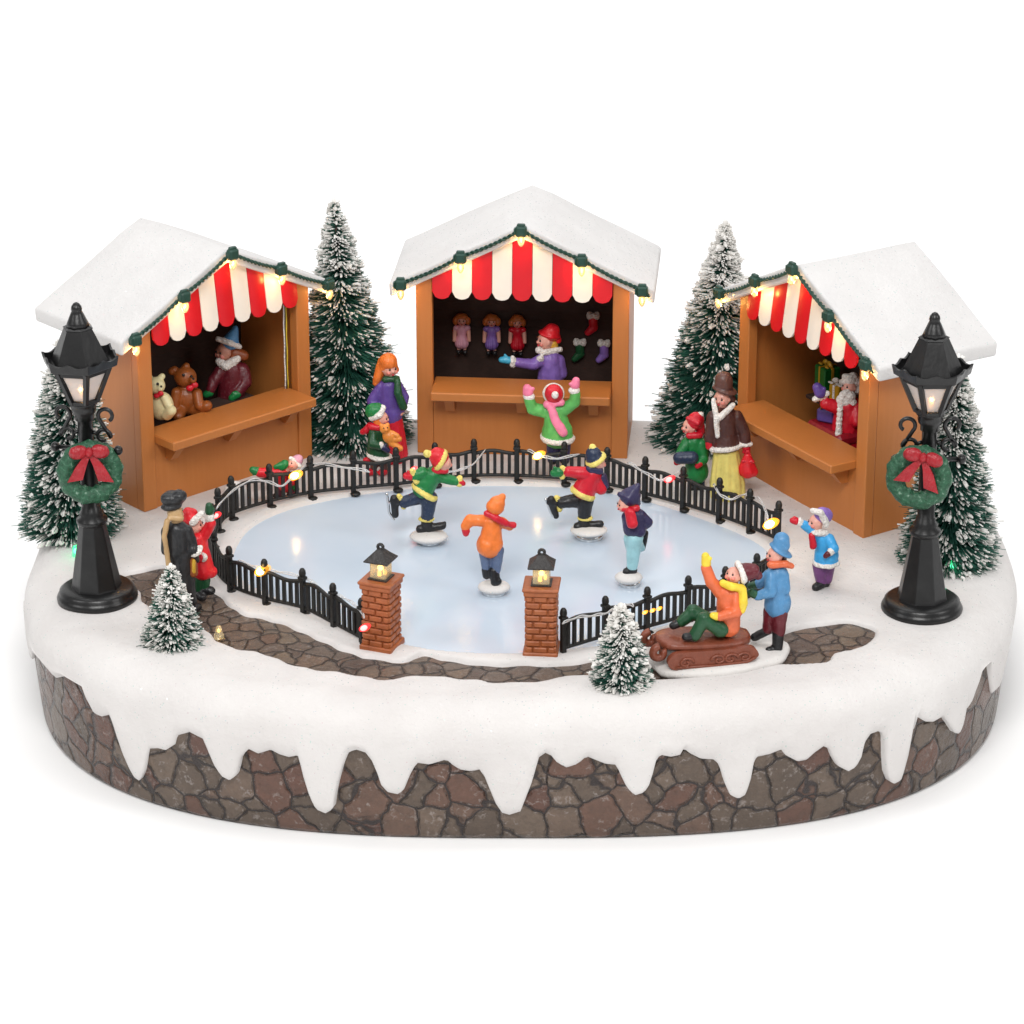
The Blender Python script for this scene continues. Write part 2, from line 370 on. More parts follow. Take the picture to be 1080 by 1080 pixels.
softbox('softbox_front', (-2, -26, 26), (0, 0, 1.5), 15, 10, 7300, (1, .99, .975))
softbox('softbox_left', (-22, -12, 18), (-2, 0, 0), 9, 9, 1600, (1, .99, .98))
softbox('softbox_right', (22, -12, 17), (2, 0, 0), 9, 9, 1700, (1, .99, .98))
softbox('softbox_top', (0, 5, 32), (0, 6, 0), 34, 18, 4200)
SC.view_settings.view_transform = 'Standard'; SC.view_settings.look = 'None'; SC.view_settings.exposure = 0; SC.view_settings.gamma = 1
SC.view_settings.use_curve_mapping = False

# ------------------------------------------------------------------ the base
EA, EB, EBACK, EX, EY, EN = 4.95, 4.17, 3.45, 0.08, -0.30, 2.75      # boxy oval plan, shallower at the back
def plan(th, k=1.0):
    c, s_ = np.cos(th), np.sin(th); x = np.sign(c)*np.abs(c)**(2/EN); y = np.sign(s_)*np.abs(s_)**(2/EN)
    return EX+EA*k*x, EY+np.where(y > 0, EBACK, EB)*k*y
def cat_rom(P, n=6, closed=True):
    P = [Vector(p) for p in P]; out = []; L = len(P)
    for i in range(L if closed else L-1):
        g = lambda k: P[k % L] if closed else P[max(0, min(L-1, k))]
        a, b, c, d = g(i-1), g(i), g(i+1), g(i+2)
        for j in range(n):
            t = j/n
            out.append(.5*((2*b)+(c-a)*t+(2*a-5*b+4*c-d)*t*t+(3*b-a-3*c+d)*t**3))
    if not closed: out.append(P[-1])
    return out
DRIP = """43,685 51,701 59,715 65,714 70,709 76,709 84,715 89,725 93,742 99,753 106,756 115,754 119,764 123,778 129,797 135,812 140,822 144,825 149,815 152,802 154,791 163,791 171,793 182,786 184,777 198,773 214,780 219,791 227,809 234,819 242,823 249,818 252,807 254,798 262,790 272,795 285,791
294,796 304,799 314,797 316,803 320,820 327,842 333,854 343,858 350,854 353,849 354,835 358,820 363,803 368,793 376,790 386,793 393,802 399,816 403,828 410,835 421,837 427,831 432,818 438,807 440,804 453,806 471,801 476,806 485,812 497,814 507,812 511,820 518,837 523,849 530,859
540,861 547,859 555,847 560,830 563,818 564,806 570,798 576,795 583,799 588,806 598,811 610,807 619,799 629,803 639,807 651,808 655,818 662,832 670,840 680,837 686,828 690,813 693,801 698,797 708,799 718,797 722,790 728,795 740,801 754,802 760,808 765,825 772,840 781,844 788,840 793,825 796,808 800,800
814,797 826,792 831,798 843,804 852,802 860,794 869,787 875,790 878,798 884,808 894,813 901,809 907,798 909,785 917,774 926,771 932,774 933,795 935,814 940,825 944,827 950,824 953,814 958,795 961,780 962,759 966,755 976,761 984,761 994,755 1000,763 1007,773 1012,774 1016,766 1017,750 1019,745 1021,749 1027,742 1033,725 1035,713 1041,703 1044,697 1046,715 1049,732"""
def on_wall(px, py, k):                       # where a measured edge point lies on the upright wall
    d = _ray(px, py)
    def g(t):
        x, y = (CAM[0]+t*d[0]-EX)/(EA*k), (CAM[1]+t*d[1]-EY)/(EB*k); return abs(x)**EN+abs(y)**EN-1
    lo = 20.0; hi = None; t = lo
    while t < 45 and hi is None:
        if g(t) < 0: hi = t
        else: lo = t; t += .05
    if hi is None: hi = lo = min((20+.02*i for i in range(1200)), key=g)
    for _ in range(40):
        m = (lo+hi)/2
        if g(m) < 0: hi = m
        else: lo = m
    x, y = (CAM[0]+hi*d[0]-EX)/EA, (CAM[1]+hi*d[1]-EY)/EB; f = lambda v: math.copysign(abs(v)**(EN/2), v)
    return math.atan2(f(y), f(x)), CAM[2]+hi*d[2]
dr = sorted(on_wall(*map(float, p.split(',')), 1.026) for p in DRIP.split())
th_lo, th_hi = dr[0][0], dr[-1][0]
ext = []                                    # the drips go on round the back
t = th_hi+.05
while t < th_lo+2*PI-.05:
    ext.append((t, random.choice((.95, 1.0, .62, .85, .4, .75)))); t += random.uniform(.03, .06)
dr_t = np.array([a for a, _ in dr] + [a for a, _ in ext]); dr_z = np.array([z for _, z in dr] + [z for _, z in ext])

ICE = [(246,598),(247,580),(262,557),(292,540),(330,529),(390,518),(450,512),(530,510),(610,513),(680,526),(735,543),(785,563),(810,580),(812,597),(790,620),(740,645),(690,662),(630,680),(560,688),(480,687),(415,676),(350,654),(300,632),(262,614)]
PATH = [(133,612),(145,606),(175,602),(200,612),(225,628),(250,648),(290,660),(335,677),(380,696),(425,701),(447,694),(475,701),(540,705),(600,704),(640,699),(690,702),(720,690),(760,684),(815,681),(832,671),(865,662),(895,661),(917,667),(902,682),(876,690),(866,698),(825,701),(770,707),(720,714),(690,716),(630,711),(580,716),(530,721),(500,716),(440,713),(400,716),(350,708),(310,701),(285,692),(245,681),(225,666),(213,656),(175,651),(158,636),(148,619)]
ice_p = np.array([p[:2] for p in cat_rom([at(*p) for p in ICE], 5)])
path_p = np.array([p[:2] for p in cat_rom([at(*p, 1.37) for p in PATH], 3)])
def sdist(X, Y, poly):
    best = np.full(X.shape, 1e9); ins = np.zeros(X.shape, bool); n = len(poly)
    for i in range(n):
        ax, ay = poly[i]; bx, by = poly[(i+1) % n]; ex, ey = bx-ax, by-ay
        t = np.clip(((X-ax)*ex+(Y-ay)*ey)/(ex*ex+ey*ey+1e-12), 0, 1)
        best = np.minimum(best, (X-ax-t*ex)**2+(Y-ay-t*ey)**2)
        c = ((ay > Y) != (by > Y)) & (X < ex*(Y-ay)/(ey if ey else 1e-9)+ax); ins ^= c
    d = np.sqrt(best); return np.where(ins, -d, d)
def sm(x): x = np.clip(x, 0, 1); return x*x*(3-2*x)
FR = 30                                       # number of cosine waves for soft relief
_w = [(random.uniform(.5, 3.2), random.uniform(0, 2*PI), random.uniform(0, 2*PI)) for _ in range(FR)]
def relief(X, Y):
    z = 0
    for f, a, p in _w: z = z + np.cos(f*(X*math.cos(a)+Y*math.sin(a))+p)/(1+f)
    return z/FR**.5
def ground(X, Y):
    z = Z0 + .034*relief(X, Y)
    di = sdist(X, Y, ice_p); dp = sdist(X, Y, path_p)
    dp = dp - .045 + .018*np.cos(9*X+3*Y)+.012*np.cos(17*X-11*Y)
    flat = sm(np.minimum(di-.5, dp-.1)/.5)
    z = Z0 + (z-Z0)*(.35+.65*flat)
    z = z + .008*np.exp(-((dp-.16)/.14)**2) + .015*np.exp(-((di-.15)/.1)**2)
    z = z - .085*(1-sm((dp+.035)/.07))
    z = np.minimum(z, np.where(di < .03, Z0-.05+.05*sm((di+.03)/.06), 9))
    return z
ROUND = .25
def snow_cover(parent):
    NT_, NR = 1300, 150
    th = np.linspace(0, 2*PI, NT_, endpoint=False)
    zz = np.interp(th, dr_t, dr_z, period=2*PI)
    u = np.concatenate([np.linspace(0, .55, 60), np.linspace(.55, 1, NR-59)[1:]])
    V = []
    k_in = 1 - ROUND/4.3
    rr = u*k_in
    X, Y = plan(th[None, :], rr[:, None]); Zg = ground(X, Y)
    rows = [np.stack([X[i], Y[i], Zg[i]], 1) for i in range(len(u))]
    edge = Zg[-1]
    wob = .05*np.cos(5*th+1)+.03*np.cos(11*th)+.02*np.cos(23*th+2)
    def ring(k, z):
        out = k*4.3
        px_, py_ = plan(th, k); return np.stack([px_, py_, z], 1)
    bul = 1.031+.004*np.cos(7*th)+.003*np.cos(19*th+1)
    top = edge
    for i in range(1, 13):
        a = PI/2*i/12
        k = k_in+(bul-k_in)*math.sin(a); rows.append(ring(k, top-(.32+.1*wob)*(1-math.cos(a))))
    zt = rows[-1][:, 2]; zb = np.minimum(zz, zt-.04)
    for i in range(1, 13):
        f = i/12; rows.append(ring(bul-.004*f+.004*math.sin(PI*f), zt+(zb+.025-zt)*f))
    rows.append(ring(bul-.007, zb+.006)); rows.append(ring(bul-.008, zb)); rows.append(ring(np.full(NT_, 1.012), zb+.012)); rows.append(ring(np.full(NT_, 1.0), zb+.03))
    P = np.concatenate(rows); n = len(rows)
    i, j = np.meshgrid(np.arange(n-1), np.arange(NT_), indexing='ij'); j2 = (j+1) % NT_
    F = np.stack([i*NT_+j, i*NT_+j2, (i+1)*NT_+j2, (i+1)*NT_+j], -1).reshape(-1, 4)[:, ::-1]
    me = bpy.data.meshes.new('snow_cover'); me.from_pydata(P.tolist(), [], F.tolist()); me.materials.append(M['snow'])
    me.polygons.foreach_set('use_smooth', [True]*len(F)); me.update()
    o = bpy.data.objects.new('snow_cover', me); COL.objects.link(o); o.parent = parent
    o['label'] = 'white glittering snow cover with long drips over the stone'
def plinth(parent):
    b = MB(); n = 320; prof = [(.5, .0), (.992, .0), (1.0, .012), (1.006, .05), (1.010, .25), (1.016, .6), (1.018, .9), (1.015, 1.2), (.9, 1.22)]
    vs = [(*[float(v) for v in plan(np.float64(2*PI*j/n), k)], z) for k, z in prof for j in range(n)]
    L = len(prof)
    fs = [(i*n+j, i*n+(j+1) % n, (i+1)*n+(j+1) % n, (i+1)*n+j) for i in range(L-1) for j in range(n)] + [tuple(range(n-1, -1, -1)), tuple((L-1)*n+k for k in range(n))]
    b.add(vs, fs, 'base_stone', True); b.build('stone_plinth', parent)
def sheet(name, poly, z, m, parent, grow=0.0):
    c = poly.mean(0); vs = [(x, y, z) for x, y in poly]; b = MB(); b.add(vs, [tuple(range(len(vs)))], m)
    o = b.build(name, parent)
    if o.data.polygons[0].normal.z < 0: o.data.flip_normals()
    return o
base = thing('snowy_base', (0, 0, 0), 'large oval display base of grey and red brown stone topped with dripping snow', 'display base')
snow_cover(base); plinth(base)
def offset(poly, d):
    n = len(poly); out = []
    A = sum(poly[i][0]*poly[(i+1) % n][1]-poly[(i+1) % n][0]*poly[i][1] for i in range(n)); sg = 1 if A > 0 else -1
    for i in range(n):
        t = poly[(i+1) % n]-poly[i-1]; t = t/np.linalg.norm(t); out.append(poly[i]+sg*d*np.array([t[1], -t[0]]))
    return np.array(out)
io = sheet('ice_rink', offset(ice_p, .05), Z0-.028, 'ice', base); io['label'] = 'smooth pale blue ice rink'
def path_sheet():
    st = .06; lo = path_p.min(0)-.2; hi = path_p.max(0)+.2; nx, ny = [int(v) for v in np.ceil((hi-lo)/st)]
    X, Y = np.meshgrid(lo[0]+st*np.arange(nx+1), lo[1]+st*np.arange(ny+1), indexing='ij'); D = sdist(X, Y, path_p)
    b = MB(); vid = {}; vs = []; fs = []
    def vert(i, j):
        if (i, j) not in vid: vid[(i, j)] = len(vs); vs.append((X[i, j], Y[i, j], Z0-.034))
        return vid[(i, j)]
    for i in range(nx):
        for j in range(ny):
            if D[i:i+2, j:j+2].min() < .11: fs.append((vert(i, j), vert(i+1, j), vert(i+1, j+1), vert(i, j+1)))
    b.add(vs, fs, 'path_stone'); return b.build('stone_path', base)
po = path_sheet(); po['label'] = 'brown crazy paving path winding through the snow'
def mound(px, py, r, h):
    b = MB(); c = at(px, py); b.ell((c.x, c.y, Z0-.02), (r, r*.8, h), 'snow'); b.build('snow_mound', base)
mound(249, 529, .16, .26)

# ------------------------------------------------------------------ market stalls
WD, OF, DB, HR, WS, HE = 2.33, .10, 1.43, 2.715, 1.447, 2.006
PW = .18; TAN = (HR-HE)/WS
def stall(x, y, rz, label, ridge_dz=0.0):
    t = thing('market_stall', (x, y, Z0-.012), label, 'market stall', 'wooden market stalls with snowy roofs', rz)
    h2 = WD/2; zu = lambda xx: HR-.157-TAN*abs(xx)
    # roof: rounded snow slab
    th = .19
    b = MB(); n = 40; ys = [-OF+(DB+OF)*i/6 for i in range(7)]; up = []; dn = []
    m_ = 6
    for i in range(-m_, m_+1):
        xx = WS*i/m_; sag = .005*math.sin(i*1.7+x)
        up.append((xx, HR-TAN*abs(xx)+(sag if abs(i) < m_ else 0)-(.018 if i == 0 else 0))); dn.append((xx*.992, HR-TAN*abs(xx)-.160+(.0 if i else -.004)))
    sec = up+dn[::-1]; n = len(sec); vs = []
    for k, yy in enumerate(ys): vs += [(px, yy+0, pz+(.003*math.sin(3*yy+2*px+x) if q_ < len(up) else 0)) for q_, (px, pz) in enumerate(sec)]
    fs = [(i*n+j, i*n+(j+1) % n, (i+1)*n+(j+1) % n, (i+1)*n+j) for i in range(6) for j in range(n)]; N1 = 2*m_
    for bi, rev in ((0, False), (6*n, True)):
        for j in range(N1):
            f = (bi+j, bi+j+1, bi+n-2-j, bi+n-1-j); fs.append(f[::-1] if rev else f)
    b.add(vs, fs, 'roof_snow', True)
    me_o = b.build('roof', t); me_o['label'] = 'white snow covered gable roof'
    bm_fix(me_o)
    sd = me_o.modifiers.new('soft', 'BEVEL'); sd.width = .032; sd.segments = 4; sd.limit_method = 'ANGLE'; sd.angle_limit = math.radians(50); sd.harden_normals = False
    # posts
    for sx in (-1, 1):
        b = MB(); b.prism([(sx*h2, 0), (sx*h2, zu(h2)+.02), (sx*(h2-PW), zu(h2-PW)+.02), (sx*(h2-PW), 0)], 0, .12, 'stall_wood'); b.build('post', t, .012)
        b = MB(); b.prism([(sx*(h2-.003), 0), (sx*(h2-.003), zu(h2)+.02), (sx*(h2-.065), zu(h2-.065)+.02), (sx*(h2-.065), 0)], .122, 1.22, 'stall_wood'); b.build('side_wall', t)
    b = MB(); hb = h2-.067; b.prism([(-hb, 0), (-hb, zu(hb)+.02), (0, zu(0)+.02), (hb, zu(hb)+.02), (hb, 0)], 1.12, 1.2, 'wood_dark'); b.build('back_wall', t)['label'] = 'dark brown planked back wall'
    hp = h2-PW-.002
    b = MB(); b.box((0, .055, .39), (2*hp, .06, .778), 'stall_wood'); b.build('front_panel', t)
    c = MB(); c.box((0, -.048, .782), (2*hp-.004, .535, .10), 'stall_wood', bev=.012); co = c.build('counter', t); co['label'] = 'tan wooden counter shelf jutting out at the front'
    for xx in (-.79, 0, .79):
        k = MB(); k.prism([(xx-.055, .731), (xx+.055, .731), (xx+.05, .53), (xx-.05, .53)], -.06, .022, 'stall_wood')
        k.add([(xx-.055, -.22, .731), (xx+.055, -.22, .731), (xx+.05, -.061, .53), (xx-.05, -.061, .53), (xx-.055, -.061, .731), (xx+.055, -.061, .731)],
              [(0, 1, 2, 3), (0, 3, 4), (1, 5, 2), (0, 4, 5, 1), (3, 2, 5, 4)], 'stall_wood')
        k.build('bracket', co)
    # scalloped awning, one strip per stripe
    aw = bpy.data.objects.new('awning', None); 
    b = MB(); n9 = 9; sw = 2*hp/n9
    for i in range(n9):
        x0 = -hp+i*sw+.003; x1 = x0+sw-.006; m = 'awning_red' if i % 2 == 0 else 'awning_white'
        xm = (x0+x1)/2; r = (x1-x0)/2; zb = 1.83; N = 10
        arc = [(xm+r*math.cos(PI+PI*k/N), zb+r*.62-r*.62*math.sin(PI*k/N)) for k in range(N+1)]
        top = [(x1, zu(x1)+.03), (xm, zu(xm)+.03), (x0, zu(x0)+.03)]
        def P(p, back):
            f = (p[1]-1.8)/.7                      # puffs slightly forward in the middle of each strip
            yb = -.055*(1-f)+.03*f; bulge = -.010*math.cos((p[0]-xm)/r*PI/2)
            return (p[0], yb+bulge+(.025 if back else 0), p[1])
        cols = 6; grid = []
        for cidx in range(cols+1):
            xx = x0+(x1-x0)*cidx/cols; s_ = max(-1, min(1, (xx-xm)/r)); z0_ = zb+r*.75*(1-math.sqrt(max(0, 1-s_*s_))); z1_ = zu(xx)+.03
            grid.append([(xx, z0_+(z1_-z0_)*q/5) for q in range(6)])
        vs = [P(p, False) for g in grid for p in g]+[P(p, True) for g in grid for p in g]; o = (cols+1)*6; fs = []
        for a in range(cols):
            for q in range(5):
                f = (a*6+q, (a+1)*6+q, (a+1)*6+q+1, a*6+q+1); fs.append(f); fs.append(tuple(o+k for k in f[::-1]))
        b.add(vs, fs, m, True)
        e = [a*6 for a in range(cols+1)]; l = list(range(6)); r_ = [cols*6+q for q in range(6)]; loop = l[::-1]+e[1:]+r_[1:]; ev = [vs[k] for k in loop]+[vs[o+k] for k in loop]; L_ = len(loop)
        b.add(ev, [(k, L_+k, L_+k+1, k+1) for k in range(L_-1)], m)
    bpy.data.objects.remove(aw)
    a = b.build('awning', t); a['label'] = 'red and white striped awning with scalloped edge'
    return t
def bm_fix(o):
    import bmesh
    bm = bmesh.new(); bm.from_mesh(o.data); bmesh.ops.recalc_face_normals(bm, faces=bm.faces); bm.to_mesh(o.data); bm.free()
def S2W(x, y, rz, p):
    c, s_ = math.cos(rz), math.sin(rz); return Vector((x+p[0]*c-p[1]*s_, y+p[0]*s_+p[1]*c, Z0-.012+p[2]))
ST = {'C': (.112, 1.886, math.radians(-4.8)), 'L': (-3.055, 1.051, math.radians(43.2)), 'R': (3.055, .508, math.radians(-58.8))}
stall_c = stall(*ST['C'], 'tan wooden market stall selling dolls and stockings, the middle one behind the rink')
stall_l = stall(*ST['L'], 'tan wooden market stall with two teddy bears and a seller in a blue hat')
for k_, (m_, dx_) in enumerate((('yellow', 0), ('grey_dark', .02), ('white_fur', .035))):      # loose wires down the inside of the right post
    b = MB(); b.tube([(WD/2-PW-.03-dx_, .14+.004*math.sin(i*1.3+k_), 1.9-1.08*i/14) for i in range(15)], .008, m_, 6); b.build('wire', stall_l)
stall_r = stall(*ST['R'], 'tan wooden market stall with gift boxes and a white bearded seller inside')

def garland(key, label):
    x, y, rz = ST[key]
    t = thing('string_light', S2W(x, y, rz, (0, 0, 0)), label, 'string lights', 'strings of bulbs along the stall roofs', rz)
    zr = lambda xx: HR-.048-TAN*abs(xx); yf = -OF-.045
    xs = [-1.309, -.655, 0.0, .655, 1.309]; cord = MB(); pts = []
    for i in range(4):
        for k in range(12):
            f = k/12; xx = xs[i]+(xs[i+1]-xs[i])*f; pts.append((xx, yf, zr(xx)-.022*math.sin(PI*f)))
    pts.append((xs[4], yf, zr(xs[4]))); pts.append((xs[4]+.1, yf+.01, zr(xs[4])-.1))
    for ph in (0, PI):                 # twisted pair
        q = []
        for i in range(len(pts)-1):
            for k in range(4):
                p = Vector(pts[i]).lerp(Vector(pts[i+1]), k/4); a = (i*4+k)*.85+ph
                q.append(p+Vector((0, .013*math.cos(a), .013*math.sin(a))))
        cord.tube(q, .013, 'socket_green', 5)
    cord.build('cord', t)
    for i, xx in enumerate(xs):
        s_ = MB(); zz = zr(xx)-.005; s_.box((xx, yf-.03, zz), (.125, .09, .12), 'socket_green', bev=.02); s_.box((xx, yf-.03, zz+.068), (.09, .05, .03), 'socket_green', bev=.01); s_.box((xx-.068, yf-.035, zz), (.02, .06, .07), 'socket_green', bev=.005)
        so = s_.build('socket', t)
        b = MB(); b.lathe([(.026, zz-.055), (.037, zz-.075), (.04, zz-.11), (.03, zz-.145), (.012, zz-.17)], 'bulb_glass', 10, (xx, yf-.035, 0)); bo = b.build('bulb', so)
        c = MB(); c.ell((xx, yf-.035, zz-.10), (.017, .017, .032), 'bulb_core', nu=8, nv=6); c.build('filament', so)
        lamp(so, (xx, yf+.02, zz-.15), (1, .54, .14), 1.9, .025)
    return t
garland('C', 'green cord with lit warm bulbs on the roof edge of the middle stall')
garland('L', 'green cord with lit warm bulbs on the roof edge of the teddy bear stall')
garland('R', 'green cord with lit warm bulbs on the roof edge of the gift box stall')
# ------------------------------------------------------------------ fences
def fence(pix, label, gap=(), wave=.0, ends=(True, True)):
    P = [at(*p, Z0-.01) for p in pix]
    fine = cat_rom(P, 8, closed=False)
    t = thing('rink_fence', P[0], label, 'fence', 'black railings round the ice rink'); o = P[0]
    for i, p in enumerate(P):
        if (i == 0 and not ends[0]) or (i == len(P)-1 and not ends[1]): continue
        q = p-o; d = (P[min(i+1, len(P)-1)]-P[max(i-1, 0)]).normalized(); rz = Matrix.Rotation(math.atan2(d.y, d.x), 3, 'Z')
        b = MB(); b.box(q+Vector((0, 0, .20)), (.052, .052, .44), 'fence_black', rz, .006)
        b.box(q+Vector((0, 0, .395)), (.074, .074, .03), 'fence_black', rz, .006)
        b.lathe([(.026, .405), (.033, .42), (.036, .445), (.032, .475), (.02, .495), (.008, .50)], 'fence_black', 8, q)
        b.lathe([(.055, 0), (.055, .02), (.04, .03)], 'fence_black', 8, q+Vector((.02, -.02, 0)))
        b.build('post', t)
    for i in range(len(P)-1):
        seg = [v-o for v in fine[i*8:i*8+9]]; b = MB()
        up = lambda f: .345+wave*math.sin(2*PI*f)+.03*math.cos(2*PI*f)*(1 if i % 2 else -1)*.5
        b.tube([v+Vector((0, 0, up(k/8))) for k, v in enumerate(seg)], .021, 'fence_black', 6)
        b.tube([v+Vector((0, 0, .075)) for v in seg], .019, 'fence_black', 6)
        L = (seg[-1]-seg[0]).length; nb = max(3, round(L/.080)-1)
        for k in range(nb):
            f = (k+1)/(nb+1); j = min(7, int(f*8)); v = seg[j].lerp(seg[j+1], f*8-j); h = up(f)
            d = (seg[j+1]-seg[j]).normalized(); rz = Matrix.Rotation(math.atan2(d.y, d.x), 3, 'Z')
            b.box(v+Vector((0, 0, (h+.07)/2)), (.035, .028, h-.07), 'fence_black', rz)
        b.build('rail_panel', t)
    return t
BACK = [(225,578),(231,561),(245,548),(285,535),(328,526),(373,521),(418,517),(459,512),(500,508),(545,508),(595,511),(640,517),(680,527),(720,538),(758,550),(790,562),(820,575)]
FLEFT = [(222,586),(227,606),(243,624),(280,638),(320,648),(352,664),(382,680)]
FRIGHT = [(594,691),(638,678),(682,668),(725,656),(764,646),(797,632),(820,610)]
fence(BACK, 'long curved black fence along the back of the rink in front of the stalls', wave=.006)
fence(FLEFT, 'short wavy black fence left of the left brick pillar, beside the stone path', wave=.012)
fence(FRIGHT, 'short black fence right of the right brick pillar, behind the sled', wave=.008)

# ------------------------------------------------------------------ street lamps and wreaths
def street_lamp(px, py, label, rz, tilt):
    p = at(px, py); t = thing('street_lamp', p, label, 'street lamp', 'black street lamps with wreaths', rz)
    t.rotation_euler = (0, tilt, rz)
    B = 'black_plastic'
    b = MB(); b.lathe([(.40, -.02), (.405, .03), (.39, .06), (.375, .075), (.375, .10), (.34, .125), (.26, .135)], B, 40); b.build('base', t)
    b = MB(); b.lathe([(.262, .12), (.25, .15), (.135, .80), (.13, .82)], B, 8, smooth=False, a0=PI/8); b.build('column', t, .012)
    b = MB(); b.lathe([(.13, .80), (.155, .82), (.155, .86), (.115, .885), (.125, .92), (.10, .95), (.095, .99), (.085, 1.0), (.085, 1.62), (.075, 1.64), (.075, 1.90), (.095, 1.91), (.095, 1.96), (.115, 1.985), (.125, 2.03), (.12, 2.06), (.14, 2.075), (.14, 2.10)], B, 20); b.build('pole', t)
    b = MB(); b.tube([(-.31, 0, 1.60), (.31, 0, 1.60)], [.024, .024], B, 8)
    for sx in (-1, 1): b.ell((sx*.325, 0, 1.60), (.045, .05, .05), B)
    b.build('crossbar', t)
    for sx in (-1, 1):
        b = MB(); q = []
        for k in range(40):
            f = k/39
            if f < .5: g = f/.5; a = -PI*.1+PI*1.75*(1-g); r = .085*(.45+.55*g); q.append((.18+r*math.cos(a)*1.0, 1.74+r*math.sin(a)))
            else: g = (f-.5)/.5; a = PI*1.0-PI*1.5*g if False else PI*1.15-PI*1.45*g; r = .085*(1-.35*g); q.append((.225+r*math.cos(a)-.0, 1.955+r*math.sin(a)))
        b.tube([(sx*(u-.0), 0, v) for u, v in q], .021, B, 7)
        b.tube([(sx*.07, 0, 1.78), (sx*.12, 0, 1.76)], .02, B, 6); b.build('scroll', t)
    # hexagonal lantern
    lt = MB(); R0, R1, zb, zt = .155, .305, 2.11, 2.455
    def hexp(r, z, k): a = PI/2+PI/6+k*PI/3; return Vector((r*math.cos(a), r*math.sin(a), z))
    lt.lathe([(.155, 2.09), (.17, 2.10), (.17, 2.13), (.15, 2.135)], B, 6, a0=PI/2+PI/6, smooth=False)
    for k in range(6): lt.tube([hexp(R0-.012, zb, k), hexp(R1-.012, zt+.02, k)], [.03, .036], B, 5, smooth=False)
    lt.lathe([(.285, 2.425), (.30, 2.425), (.30, 2.47), (.285, 2.47)], B, 6, a0=PI/2+PI/6, smooth=False)
    cage = lt.build('lantern_cage', t)
    for k in range(6):
        b = MB(); r0, r1 = R0-.022, R1-.022; q = [hexp(r0, zb+.025, k), hexp(r0, zb+.025, k+1), hexp(r1, zt-.01, k+1), hexp(r1, zt-.01, k)]
        n = (q[1]-q[0]).cross(q[2]-q[0]).normalized()*.008
        b.add(q+[v-n for v in q], [(0,1,2,3),(7,6,5,4),(0,4,5,1),(1,5,6,2),(2,6,7,3),(3,7,4,0)], 'frosted_pane'); b.build('pane', cage)
    rf = MB(); n = 6
    rf.lathe([(.29, 2.47), (.355, 2.478), (.372, 2.50), (.33, 2.50), (.30, 2.515), (.155, 2.83), (.145, 2.85), (.155, 2.86), (.125, 2.875)], B, 6, a0=PI/2+PI/6, smooth=False)
    rf.lathe([(.12, 2.87), (.10, 2.92), (.065, 3.0), (.05, 3.03), (.055, 3.045), (.05, 3.075), (.028, 3.105), (.01, 3.115)], B, 12)
    for k in range(6):                 # scalloped brim upstand
        a, c = hexp(.374, 2.49, k), hexp(.374, 2.49, k+1); m_ = 18; vs = []
        for i in range(m_+1):
            f = i/m_; p_ = a.lerp(c, f); h = .10-.042*abs(math.sin(PI*f*1.0))**.6+.03*math.exp(-((f-.5)/.16)**2)*1.3
            nin = Vector((p_.x, p_.y, 0)).normalized()*.022
            vs += [p_, p_+Vector((p_.x*.06, p_.y*.06, h)), p_+Vector((p_.x*.06, p_.y*.06, h))-nin, p_-nin]
        fs = [(4*i+j, 4*i+4+j, 4*i+4+(j+1) % 4, 4*i+(j+1) % 4) for i in range(m_) for j in range(4)]+[(3,2,1,0),(4*m_, 4*m_+1, 4*m_+2, 4*m_+3)]
        rf.add(vs, fs, B)
    r = rf.build('lantern_roof', t); bm_fix(r)
    b = MB(); b.caps((0, 0, 2.13), (0, 0, 2.21), .03, .03, 'bulb_glass', 10, 4); f_ = b.build('bulb', t)
    b = MB(); b.ell((0, -.03, 2.20), (.016, .016, .028), 'flame'); b.build('filament', f_)
    lamp(t, (0, -.05, 2.24), (1, .55, .2), .6, .02)
    return t
street_lamp(103, 630, 'tall black street lamp with lit bulb at the left end, beside the man in black', math.radians(-12), math.radians(-1.2))
street_lamp(972, 642, 'tall black street lamp with lit bulb at the right end, near the boy in blue', 0, math.radians(-.3))

